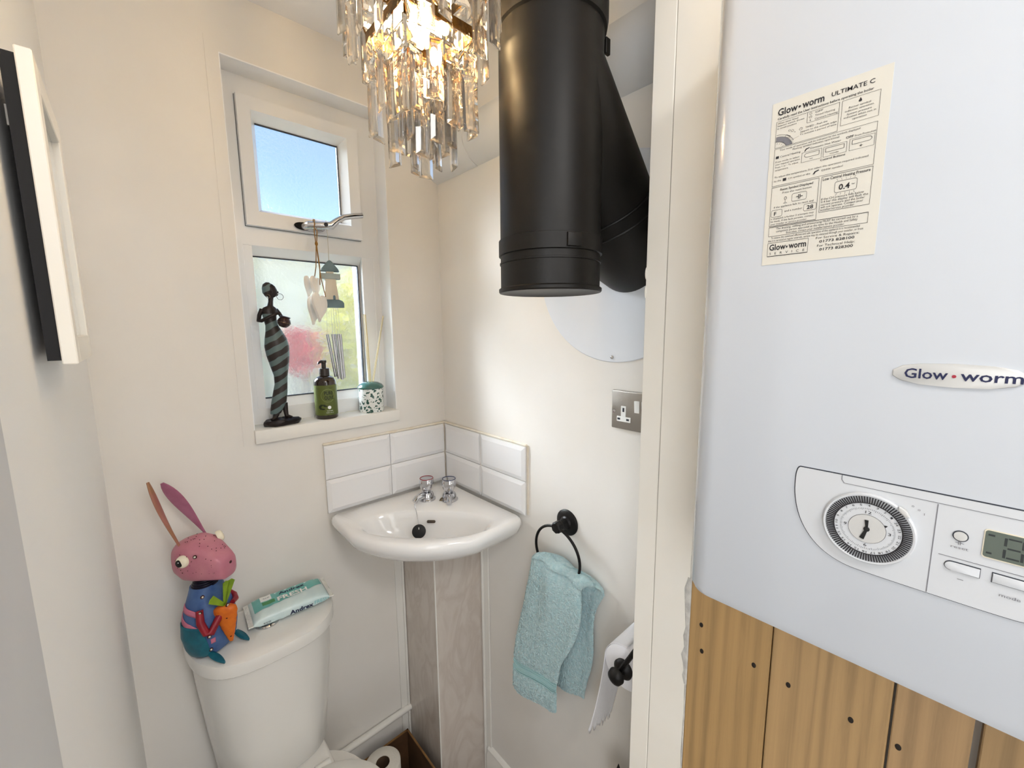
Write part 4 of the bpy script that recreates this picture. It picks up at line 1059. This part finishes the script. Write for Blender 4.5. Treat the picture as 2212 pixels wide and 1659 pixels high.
leaf(rp(-.024, -.028, hc.z+.037), rp(-.055, -.052, hc.z+.190), (.3, .9, .1), .0125, .0026, wood_ear, head, 'ear')
b = B()
for f, z in ((.066, -.008), (.063, -.026)): b.ell(rp(f, .004, hc.z+z), (.004, .004, .004), nu=10, nv=6)
b.build('nose', rust_spot, head)
b = B(); rgk = random.Random(8)
for k in range(26):
    f = rgk.uniform(-.03, .055); hs = lerp(.041, .025, max(0, f)/.055); z = rgk.uniform(-.02, .035)
    b.ell(rp(f, -hs*1.0, hc.z+z*.8-max(0, f)*.2), (.0009,)*3, nu=6, nv=4)
    b.ell(rp(f, rgk.uniform(-.7, .7)*hs, hc.z+lerp(.046, .03, max(0, f)/.055)-max(0, f)*.12), (.0009,)*3, nu=6, nv=4)
b.build('rust_specks', rust_spot, head)
# dungaree straps, patches, haunches
def bodyr(z):
    K = ((0, .032, .040), (.02, .040, .047), (.05, .044, .0515), (.085, .042, .049), (.115, .036, .042), (.14, .029, .034), (.158, .025, .029))
    for (a, x, y), (c, X, Y) in zip(K, K[1:]):
        if z <= c: t = (z-a)/(c-a); return lerp(x, X, t), lerp(y, Y, t)
    return K[-1][1:]
def bsurf(ang, z, d=.0008):    # ang 0 = front, 90 = its left (image right), -90 = image left
    hf, hs = bodyr(z); c, s_ = math.cos(R(ang)), math.sin(R(ang)); pw = 2.6
    return rp((hf+d)*math.copysign(abs(c)**(2/pw), c), (hs+d)*math.copysign(abs(s_)**(2/pw), s_), z)
b = B()
b.grid(lambda u, v: bsurf(lerp(-130, -50, u), lerp(.113, .098, u)+.012*v, .0012), 16, 3)
b.grid(lambda u, v: bsurf(lerp(-140, -45, u), lerp(.096, .060, u)+.012*v, .0012), 16, 3)
b.grid(lambda u, v: bsurf(lerp(-38, -26, u), .036+.012*v, .0012), 4, 4)
st = b.build('strap', pink_strap, rab, 60, recalc=False); md = st.modifiers.new('t', 'SOLIDIFY'); md.thickness = .0008
b = B()
b.grid(lambda u, v: bsurf(lerp(-150, -42-18*v*v, u), .006+.075*v, .0022), 20, 12)
st = b.build('haunch', teal_tin, rab, 60, recalc=False); md = st.modifiers.new('t', 'SOLIDIFY'); md.thickness = .002
for sg, fa in ((-1, .3), (1, .1)):
    c0 = rp(.030, sg*.034, .012); c1 = rp(.074, -.042, .0035) if sg < 0 else rp(.072, .026, .0035)
    b = B(); rings = []
    for i in range(11):
        t = i/10; w_ = .0085*math.sin(math.pi*(.22+.74*t))**.7; c = c0+(c1-c0)*t
        rings.append([c+S_*w_*math.cos(a)+UZ*.0032*math.sin(a) for a in [2*math.pi*j/12 for j in range(12)]])
    b.loft(rings).build('foot', teal_tin, rab, 60)
# arms: red, bent in a V, hands on the carrot
b = B(); b.tube([bsurf(-62, .118, .003), bsurf(-58, .095, .0075), bsurf(-46, .070, .008), bsurf(-36, .066, .008), bsurf(-18, .088, .007), bsurf(-2, .102, .008)], [.007, .0078, .0075, .0075, .0072, .006], 12)
b.build('arm', red_tin, rab, 60)
B().tube([bsurf(80, .108, .001), bsurf(60, .100, .004), bsurf(36, .098, .006), bsurf(16, .100, .007)], [.005, .0062, .006, .005], 12).build('arm', red_tin, rab, 60)
stud(bsurf(-58, .116, .009), -S_+F_*.4); stud(bsurf(-40, .064, .014), -S_*.6+F_); stud(bsurf(-40, .022, .0015), -S_*.6+F_); stud(bsurf(-52, .142, .001), -S_*.5+F_)
# carrot
ca, cb = rp(.052, -.008, .112), rp(.058, -.006, .024); ax = (cb-ca).normalized(); e1 = V((.93, -.37, 0)); e2 = ax.cross(e1).normalized()
rings = []
for i in range(19):
    t = i/18; r_ = .0245*(1-.85*t**1.35)*(min(1, .55+6*t))*(1+.03*math.sin(i*2.4)); c = ca+(cb-ca)*t
    rings.append([c+e1*r_*math.cos(a)+e2*r_*.45*math.sin(a) for a in [2*math.pi*j/20 for j in range(20)]])
car = B().loft(rings).build('carrot', orange_tin, rab, 50)
for tipd in ((-.030, .034), (.010, .050), (.024, .046)):
    base = ca+UZ*.001; tip = ca+S_*tipd[0]+UZ*tipd[1]; d = (tip-base); pn_ = F_.cross(d).normalized()
    B().extr([base+pn_*.003, tip+pn_*.0085, tip+d*.06+pn_*.001, tip-pn_*.0085, base-pn_*.003], F_*.0016).build('leaf', green_tin, car)
stud(ca+F_*.0085+UZ*.002, F_, .003)
b = B()
for t, s_ in ((.3, -.006), (.3, .003), (.52, .001), (.58, .005), (.85, -.002)): b.ell(ca+(cb-ca)*t+S_*s_+F_*.0085*(1-.7*t), (.002, .002, .0012), nu=8, nv=5)
b.build('rust_specks', rust_spot, car)

# wipes pack
pk = thing('wipes_pack', 'pale teal plastic packet of moist toilet wipes on the cistern lid', 'wipes packet', (-.549, -.078, -.3945))
ang = R(-3); pc0 = V((-.549, -.080, -.3930)); PL = .088; tilt = R(0)
ex = V((math.cos(ang), math.sin(ang), 0)); ey = V((-math.sin(ang), math.cos(ang), 0))
def psec(s_, t, d=0):      # s_ -1..1 along the packet, t angle round the section (deg, 90 = top, 0 = back, 180 = front)
    e = abs(s_); k = (1-e**7)
    hh = .0155*k**.7+.0012; hw_ = .0470+.003*(e**6)
    c, q = math.cos(R(t)), math.sin(R(t)); pw = 4.2
    y = (hw_+d)*math.copysign(abs(c)**(2/pw), c); z = (hh+d)*math.copysign(abs(q)**(2/3.4), q)
    wob = .0007*math.sin(s_*23+t*.05)*k
    return pc0+ex*(s_*PL)+ey*y+UZ*(.0172+z+wob)
B().loft([[psec(-1+2*i/40, 360*j/48) for j in range(48)] for i in range(41)]).build('packet', pack_m, pk, 60)
for sg in (-1, 1):
    B().loft([[psec(sg*.985, 360*j/48, .0006) for j in range(48)], [pc0+ex*(sg*(PL+.009))+ey*(.0500*math.cos(R(360*j/48)))+UZ*(.0165+.0012*math.sin(R(360*j/48))+.002*math.sin(j*.9)) for j in range(48)]]).build('crimped_end', crimp_m, pk, 50)
def pmap(s_, v, d=.0006):  # v 0..1 from the back of the top towards its front edge
    return psec(s_, lerp(30, 150, v), d)
def ptop(s_, v, d):        # evenly spaced by distance across the top
    y = lerp(.042, -.042, v); k = (1-abs(s_)**7); hh = .0155*k**.7+.0012; c = min(.999, abs(y)/(.0470+.003*abs(s_)**6)); q = (1-c**4.2)**(1/4.2)
    z = hh*q**(2*4.2/2/3.4)
    return pc0+ex*(s_*PL)+ey*y+UZ*(.0172+z+.0006*math.sin(s_*23+4.5)*k+d)
B().grid(lambda u, v: ptop(lerp(-.90, .93, u), v*(.62+.10*math.cos(u*3.1)-.10*math.exp(-((u-.98)/.1)**2)), .0007), 48, 14).build('printed_panel', teal_print, pk, 60, recalc=False)
b = B(); b.text('Andrex', .062, lambda u, v: ptop((-.020+u)/PL, .29-v/.084, .0015), .02, .012); b.build('brand_lettering', navy_print, pk, recalc=False)
b = B(); b.text('FRESH', .070, lambda u, v: ptop((-.026+u)/PL, .60-v/.084, .0016), .03, .017); b.build('name_lettering', white_print, pk, recalc=False)
B().grid(lambda u, v: ptop(lerp(-.70, -.42, u), lerp(.02, .36, v), .0012), 6, 6).build('white_patch', white_print, pk, recalc=False)
B().grid(lambda u, v: ptop(lerp(-.68, -.36, u), lerp(.40, .58, v), .0012), 6, 6).build('green_patch', green_print, pk, recalc=False)
b = B(); b.text('eco', .014, lambda u, v: ptop((-.055+u)/PL, .24-v/.084, .0018), 0, .006)
def pfront(s_, v, d):      # front edge of the packet, v up from its base
    q = lerp(-.75, .75, v); c = (1-abs(q)**3.4)**(1/4.2) if abs(q) < 1 else 0
    k = (1-abs(s_)**7); hh = .0155*k**.7+.0012
    return pc0+ex*(s_*PL)-ey*((.0470+.003*abs(s_)**6)*c+d)+UZ*(.0172+hh*q)
b.text('Andrex', .055, lambda u, v: pfront((-.008+u)/PL, .16+v/.026, .0012), .03, .0115)
b.text('eco', .016, lambda u, v: pfront((-.066+u)/PL, .3+v/.026, .0016), 0, .006); b.build('side_lettering', navy_print, pk, recalc=False)
b = B(); b.text('FRESH', .034, lambda u, v: pfront((.050+u)/PL, .26+v/.026, .0012), .0, .0105); b.build('side_name', sky_print, pk, recalc=False)

# =================================================================== THINGS ON THE SILL AND THE WINDOW
SZ = .0735
so0 = V((-.508, .022, SZ))
stt = thing('figurine', 'tall dark bronze figurine of a woman in a spiral striped dress', 'figurine', so0)
rgb_ = random.Random(4)
def rock(r, z, k): return [(so0.x+.002+(.046*r)*math.cos(a)*(1+.05*math.sin(3*a+k)), so0.y+(.029*r)*math.sin(a)*(1+.05*math.cos(2*a+k)), SZ+z+.0015*math.sin(4*a+k)) for a in [2*math.pi*i/32 for i in range(32)]]
B().loft([rock(.93, .002, 0), rock(1, .006, 1), rock(1.0, .010, 2), rock(.86, .016, 3), rock(.5, .0185, 4), rock(.1, .019, 4)]).build('base', bronze, stt, 40)
def er(x, y, z, rx, ry, n=28): return [(x+rx*math.cos(a), y+ry*math.sin(a), z) for a in [2*math.pi*i/n for i in range(n)]]
yb = .022
dress = [(-.520, .106, .013, .010), (-.516, .118, .0155, .013), (-.510, .135, .0185, .015), (-.505, .160, .0175, .015), (-.501, .185, .0155, .014), (-.500, .208, .0165, .016), (-.501, .235, .0225, .019), (-.5025, .262, .0275, .022), (-.5035, .285, .0290, .023), (-.5045, .305, .0260, .020), (-.5075, .325, .0195, .016), (-.511, .340, .0150, .013), (-.514, .356, .0150, .0125), (-.515, .370, .0165, .0120)]
B().loft([er(x, yb, z, rx, ry) for x, z, rx, ry in dress]).build('dress', dress_m, stt, 60)
skin = B()
skin.loft([er(-.514, yb, .366, .0155, .0115), er(-.514, yb, .378, .0200, .0110), er(-.513, yb, .386, .0150, .0095), er(-.511, yb, .391, .0068, .0068), er(-.509, yb, .402, .0056, .0058), er(-.508, yb, .412, .0062, .0062),
           er(-.505, yb, .416, .0100, .0078), er(-.504, yb, .422, .0125, .0098), er(-.506, yb, .432, .0140, .0112), er(-.509, yb, .441, .0130, .0108), er(-.511, yb, .447, .0085, .0075), er(-.512, yb, .449, .002, .002)])
skin.ell((-.4925, yb-.003, .4265), (.0035, .0022, .0030), nu=10, nv=6); skin.ell((-.4935, yb-.002, .4195), (.0030, .0030, .0022), nu=10, nv=6); skin.ell((-.5075, yb-.0105, .4265), (.0022, .0015, .0036), nu=8, nv=6)
skin.tube([(-.531, yb, .381), (-.5385, yb-.004, .366), (-.5425, yb-.010, .352), (-.5380, yb-.018, .3515), (-.520, yb-.024, .362), (-.505, yb-.025, .3695), (-.497, yb-.021, .372)], [.0056, .0050, .0048, .0044, .0040, .0036, .003], 12)
skin.tube([(-.498, yb+.002, .381), (-.4900, yb+.004, .372), (-.4870, yb-.004, .362), (-.4860, yb-.014, .353)], [.0056, .0048, .0042, .0034], 12)
skin.build('body', bronze, stt, 60); skin = B()
skin.tube([(-.515, yb+.002, .112), (-.521, yb, .099), (-.5235, yb-.002, .094), (-.533, yb-.012, .0915)], [.0085, .0068, .0060, .0035], 12)
skin.build('leg', bronze, stt, 60); skin = B()
skin.tube([(-.4965, yb, .132), (-.4955, yb-.001, .110), (-.4945, yb-.003, .096), (-.4840, yb-.013, .0925)], [.0075, .0060, .0058, .0034], 12)
skin.build('leg', bronze, stt, 60)
B().loft([er(-.5140, yb+.002, .415, .0060, .0092), er(-.5165, yb+.001, .424, .0095, .0118), er(-.5145, yb+.0005, .436, .0120, .0122), er(-.5135, yb, .445, .0105, .0105), er(-.513, yb, .4505, .0045, .0045)]).build('head_wrap', dress_m, stt, 60)
for x, y, r_ in ((-.4890, yb-.012, .0078), (-.5165, yb-.0115, .0045)):
    B().tube([(x+r_*math.cos(a), y, .4145+r_*math.sin(a)) for a in [2*math.pi*i/28 for i in range(28)]], .0006, 6, closed=True).build('earring', gold_m, stt)
pt_ = V((-.4865, yb-.020, .3485)); q = (V((.25, -.15, .95))).normalized().to_track_quat('Z', 'Y').to_matrix()
B().lathe([(.002, -.0140), (.0090, -.0125), (.0150, -.005), (.0158, .002), (.0130, .0085), (.0105, .0115), (.0130, .0150), (.0118, .0152), (.0095, .0118), (.002, .008)], pt_, 28, q).build('water_pot', pot_m, stt, 50)
B().tube([pt_+q @ V((.0162*math.cos(a), .0162*math.sin(a), .000)) for a in [2*math.pi*i/28 for i in range(28)]], .0010, 6, closed=True).build('pot_band', gold_m, stt)

# soap bottle
bo_ = V((-.387, .026, SZ)); bt = thing('soap_bottle', 'dark pump bottle with a green label on the window sill', 'soap bottle', bo_)
B().lathe([(.001, .001), (.0275, 0), (.0300, .003), (.0300, .104), (.0290, .110), (.0250, .1165), (.0170, .1215), (.0125, .1235), (.0125, .127)], bo_, 48).build('bottle', bottle_m, bt, 40)
pm = B().lathe([(.0142, .124), (.0142, .1425), (.0135, .1440), (.0062, .1445), (.0062, .160), (.0080, .161), (.0080, .166), (.0075, .1675), (.001, .168)], bo_, 32).build('pump_collar', pump_m, bt, 30)
va = math.atan2(-1.209-bo_.y, -.786-bo_.x)
sd = V((-.78, -.60, 0))
B().tube([bo_+V((0, 0, .1645)), bo_+sd*.012+UZ*.1650, bo_+sd*.0215+UZ*.1625, bo_+sd*.0235+UZ*.1590], [.0042, .0040, .0034, .0030], 10).build('nozzle', pump_m, pm)
def cyl_pt(u, z, r_=.0304): a = va+u/r_; return bo_+V((r_*math.cos(a), r_*math.sin(a), z))
lbq = B().grid(lambda u, v: cyl_pt(lerp(-.060, .060, u), lerp(.012, .098, v)), 48, 4).build('front_label', olive_label, bt, 60, recalc=False)
b = B(); fl_ = lambda u0, z0: (lambda u, v: cyl_pt(u0+u, z0+v, .0307))
b.text('PURE', .024, fl_(-.004, .071), .03, .0100); b.text('OLIVE', .026, fl_(-.004, .0575), .03, .0100); b.text('Vegan', .012, fl_(-.027, .088), 0, .003); b.text('hand', .010, fl_(.010, .089), 0, .003)
for k in range(7):
    a = .4+k*.75; c = (-.010+.008*math.cos(a), .036+.006*math.sin(a)); b.poly([cyl_pt(c[0]+.0040*math.cos(a+t)*1.2, c[1]+.0022*math.sin(a+t), .0307) for t in [2*math.pi*i/10 for i in range(10)]])
b.build('label_lettering', dkgreen_print, lbq, recalc=False)
b = B(); b.poly([cyl_pt(.008+.0048*math.cos(t), .0345+.0048*math.sin(t), .0307) for t in [2*math.pi*i/20 for i in range(20)]]); b.text('hand wash', .016, fl_(.001, .0240), .01, .0022); b.text('500 ml e', .020, fl_(-.001, .0185), 0, .0018)
b.build('label_mark', white_print, lbq, recalc=False)
B().tube([cyl_pt(.006+.0185*math.cos(t), .0685+.0185*math.sin(t), .0304) for t in [2*math.pi*i/36 for i in range(36)]], .0003, 4, closed=True).build('label_circle', mat('pale_olive_ink', (168, 184, 110), .5), lbq)

# reed diffuser
do = V((-.2515, .026, SZ)); df = thing('reed_diffuser', 'green and white floral diffuser jar with pale reeds on the sill', 'diffuser', do)
B().lathe([(.001, 0), (.0345, 0), (.0365, .003), (.0365, .070), (.0350, .0735), (.030, .0745)], do, 48).build('jar', jar_m, df, 40)
B().lathe([(.0375, .0735), (.0395, .0760), (.0390, .0785), (.0330, .0860), (.0230, .0915), (.0120, .0935), (.0075, .0940), (.0070, .088)], do, 48).build('lid', jar_lid, df, 50)
for (bx_, by_), (tx, ty, tz) in (((-.003, .002), (-.006, .010, .300)), ((.001, .004), (.000, .014, .300)), ((.003, .000), (.004, .018, .299)), ((.004, -.002), (.060, .012, .296)), ((.000, -.003), (.055, .006, .296))):
    B().tube([do+V((bx_, by_, .070)), do+V((tx, ty, tz))], .0017, 8).build('reed', reed_m, df)

# lighthouse wind chime hung on the handle
wo = V((-.357, .014, .39)); wc = thing('wind_chime', 'grey blue wooden lighthouse wind chime hanging from the window handle', 'wind chime', wo)
an = R(-10); e1 = V((math.cos(an), math.sin(an), 0)); e2 = V((-math.sin(an), math.cos(an), 0))
def slab(pts, th, m, name, par=wc, bev=.0015):
    return B().extr([wo+e1*x*1.08+UZ*z-e2*th/2 for x, z in pts], e2*th, bev).build(name, m, par, 30)
slab([(-.0225, .100), (.0225, .100), (.019, .108), (.004, .128), (0, .130), (-.004, .128), (-.019, .108)], .020, slate, 'roof')
slab([(-.024, .079), (.024, .079), (.024, .094), (-.024, .094)], .022, slate_pale, 'gallery')
slab([(-.009, .094), (.009, .094), (.009, .100), (-.009, .100)], .012, driftwood, 'lantern')
tw_ = slab([(-.018, .020), (.018, .020), (.0125, .079), (-.0125, .079)], .018, driftwood, 'tower')
slab([(.003, .022), (.009, .022), (.009, .031), (.0075, .034), (.0045, .034), (.003, .031)], .0195, slate, 'doorway', tw_, .0003)
slab([(-.029, .0), (.029, .0), (.029, .013), (.025, .019), (.018, .022), (-.018, .022), (-.025, .019), (-.029, .013)], .026, slate, 'chime_base')
B().tube([wo+UZ*.128, V((-.3575, .010, .603)), V((-.3575, .0, .617)), V((-.3575, .016, .628)), V((-.3565, .028, .612)), V((-.357, .014, .602))], .0007, 6).build('hanging_thread', nylon, wc)
for k, (x, y, ln) in enumerate(((-.017, .002, .123), (-.004, -.007, .128), (.004, .006, .125), (.011, -.004, .131), (.018, .004, .128))):
    top = wo+e1*x+e2*y+V((.000, 0, -.075)); sw = V((.016, 0, 0)) if k == 0 else V((.010 if k == 1 else .004, 0, 0))
    B().tube([top, top+sw-UZ*ln], .0041, 14).build('chime_tube', alu, wc)
    B().tube([top-UZ*.004, wo+e1*x*.85+e2*y*.5], .0004, 5).build('tube_thread', nylon, wc)

# string of white wooden hearts
ho = V((-.398, .004, .35)); ht = thing('heart_garland', 'white wooden hearts on brown twine hanging from the window handle', 'decoration', ho)
def heart(c, size, rz, lean):
    pts = []
    for i in range(40):
        t = 2*math.pi*i/40; x = 16*math.sin(t)**3; y = 13*math.cos(t)-5*math.cos(2*t)-2*math.cos(3*t)-math.cos(4*t)
        pts.append((x/17, y/17))
    ca_, sa_ = math.cos(rz), math.sin(rz); a1 = V((ca_, sa_, 0)); nr = V((-sa_, ca_, 0))
    cl_, sl_ = math.cos(lean), math.sin(lean)
    P = [V(c)+a1*(x*cl_-y*sl_)*size*.72+UZ*(x*sl_+y*cl_)*size for x, y in pts]
    B().extr([p-nr*.0035 for p in P], nr*.007, .0012).build('heart', heart_m, ht, 40)
heart((-.4150, .014, .4480), .033, R(50), R(-8)); heart((-.4000, .006, .4480), .034, R(46), R(-6))
heart((-.4110, .000, .3830), .043, R(46), R(-14)); heart((-.4010, -.020, .3930), .045, R(38), R(-10))
b = B()
b.tube([(-.404, .008, .452), (-.3950, .006, .500), (-.3915, .004, .556), (-.3960, -.002, .590), (-.3920, .001, .622), (-.3900, .017, .626), (-.3890, .028, .612), (-.3840, .012, .596), (-.3900, .004, .558)], .0013, 8)
b.tube([(-.390, .000, .450), (-.3865, .003, .500), (-.3900, .004, .556)], .0013, 8); b.tube([(-.3805, -.010, .418), (-.3870, -.002, .470), (-.3910, .004, .556)], .0013, 8)
b.ell((-.3905, .004, .560), (.0042, .0036, .0062), nu=10, nv=8)
b.build('twine', twine, ht)

# =================================================================== CHANDELIER
cxy = V((-.430, -.628, 0)); CH = thing('chandelier', 'square tiered crystal chandelier with a lit bulb in gilt frames', 'chandelier', (cxy.x, cxy.y, .74))
def sqframe(name, a, z, hh=.014, th=.0022):
    b = B(); h_ = a/2
    for x0, x1, y0, y1 in ((-h_, h_, -h_, -h_+th), (-h_, h_, h_-th, h_), (-h_, -h_+th, -h_+th, h_-th), (h_-th, h_, -h_+th, h_-th)):
        b.box(cxy.x+x0, cxy.x+x1, cxy.y+y0, cxy.y+y1, z, z+hh)
    return b.build(name, brass_m, CH)
def slabx(wd, ln, th, bev):
    q = lambda x, z, y: [(-x, y, -z), (x, y, -z), (x, y, z), (-x, y, z)]
    w_, l_ = wd/2, ln/2
    return B().loft([q(w_-bev, l_-bev, -th/2), q(w_, l_, -th*.12), q(w_, l_, th*.12), q(w_-bev, l_-bev, th/2)]).mesh('crystal', crystal, 5)
pend = slabx(.0235, .078, .0085, .0062); bead = slabx(.0230, .0225, .0085, .0064); pend_s = slabx(.0185, .070, .0080, .0052)
hook = B().tube([(.0016*math.cos(a), 0, .004*math.sin(a)) for a in [2*math.pi*i/10 for i in range(10)]], .0004, 5, closed=True).mesh('hook', wire_m)
rgc = random.Random(21)
def string(x, y, ztop, nb, rot, pm=None, ln=.078):
    z = ztop; pos = V((cxy.x+x, cxy.y+y, 0))
    for k in range(nb):
        inst(hook, 'wire_hook', CH, (pos.x, pos.y, z-.002), (0, 0, rot))
        inst(bead, 'crystal_bead', CH, (pos.x, pos.y, z-.0145), (R(rgc.uniform(-5, 5)), 0, rot+R(rgc.uniform(-14, 14)))); z -= .0255
    inst(hook, 'wire_hook', CH, (pos.x, pos.y, z-.002), (0, 0, rot))
    inst(pm or pend, 'crystal_pendant', CH, (pos.x, pos.y, z-.003-ln/2), (R(rgc.uniform(-2, 2)), R(rgc.uniform(-1.5, 1.5)), rot+R(rgc.uniform(-20, 20))))
def tier(a, z, per, pattern, diag=0):
    h_ = a/2-.001; i = 0
    for side in range(4):
        for k in range(per):
            t = -h_+(2*h_)*(k+.5)/per
            x, y, r_ = ((t, -h_, 0), (h_, t, R(90)), (-t, h_, 0), (-h_, -t, R(90)))[side]
            string(x, y, z, pattern[i % len(pattern)], r_); i += 1
sqframe('frame', .168, .838); tier(.172, .838, 6, (0, 2, 1))
sqframe('frame', .116, .748); tier(.120, .748, 4, (2, 1, 2, 2))
sqframe('frame', .072, .704, .010); tier(.075, .704, 3, (2, 1, 1))
sqframe('frame', .036, .690, .008)
for x, y, r_ in ((-.018, -.004, 40), (.010, -.020, 30), (.018, .006, 70), (-.004, .018, 0)): string(x, y, .690, 2 if x < .012 else 1, R(r_), pend_s, .070)
b = B()
for sx in (-1, 1):
    for sy in (-1, 1):
        b.tube([(cxy.x+sx*.083, cxy.y+sy*.083, .845), (cxy.x+sx*.05, cxy.y+sy*.05, .95), (cxy.x+sx*.04, cxy.y+sy*.04, CE-.02)], .0022, 8)
        b.tube([(cxy.x+sx*.083, cxy.y+sy*.083, .848), (cxy.x+sx*.057, cxy.y+sy*.057, .76)], .0014, 6)
        b.tube([(cxy.x+sx*.057, cxy.y+sy*.057, .752), (cxy.x+sx*.035, cxy.y+sy*.035, .712)], .0012, 6)
        b.tube([(cxy.x+sx*.035, cxy.y+sy*.035, .708), (cxy.x+sx*.017, cxy.y+sy*.017, .696)], .0010, 6)
b.build('frame_rods', brass_m, CH)
B().box(cxy.x-.07, cxy.x+.07, cxy.y-.07, cxy.y+.07, CE-.025, CE-.0005, .003, 2).build('ceiling_plate', brass_m, CH)
B().tube([(cxy.x, cxy.y, CE-.02), (cxy.x, cxy.y, .812)], .006, 12).build('lamp_stem', brass_m, CH)
B().cyl((cxy.x, cxy.y, .84), (cxy.x, cxy.y, .800), .010, n=20).build('lamp_holder', brass_m, CH)
for dx, dy, z_ in ((-.036, .030, .772), (.036, -.012, .772), (-.030, -.032, .775), (.030, .034, .772), (0, 0, .735), (.004, -.004, .690)):  # extra bulbs and arms added to spread golden light through the crystals
    B().tube([(cxy.x, cxy.y, .83), (cxy.x+dx, cxy.y+dy, z_+.02)], .003, 8).build('added_bulb_arm', brass_m, CH)
    B().lathe([(.004, .02), (.0055, .016), (.0065, .004), (.005, -.004), (.0005, -.006)], (cxy.x+dx, cxy.y+dy, z_), 16).build('added_glow_bulb', bulb_m, CH, 60)
B().lathe([(.006, .802), (.0085, .796), (.0130, .785), (.0155, .774), (.0150, .764), (.0110, .756), (.0050, .752), (.0005, .751)], (cxy.x, cxy.y, 0), 28).build('bulb', bulb_m, CH, 60)

# =================================================================== lift everything so that the floor is z = 0
for o in col.objects:
    if o.parent is None and o.type in ('MESH', 'EMPTY'): o.location.z += Z0
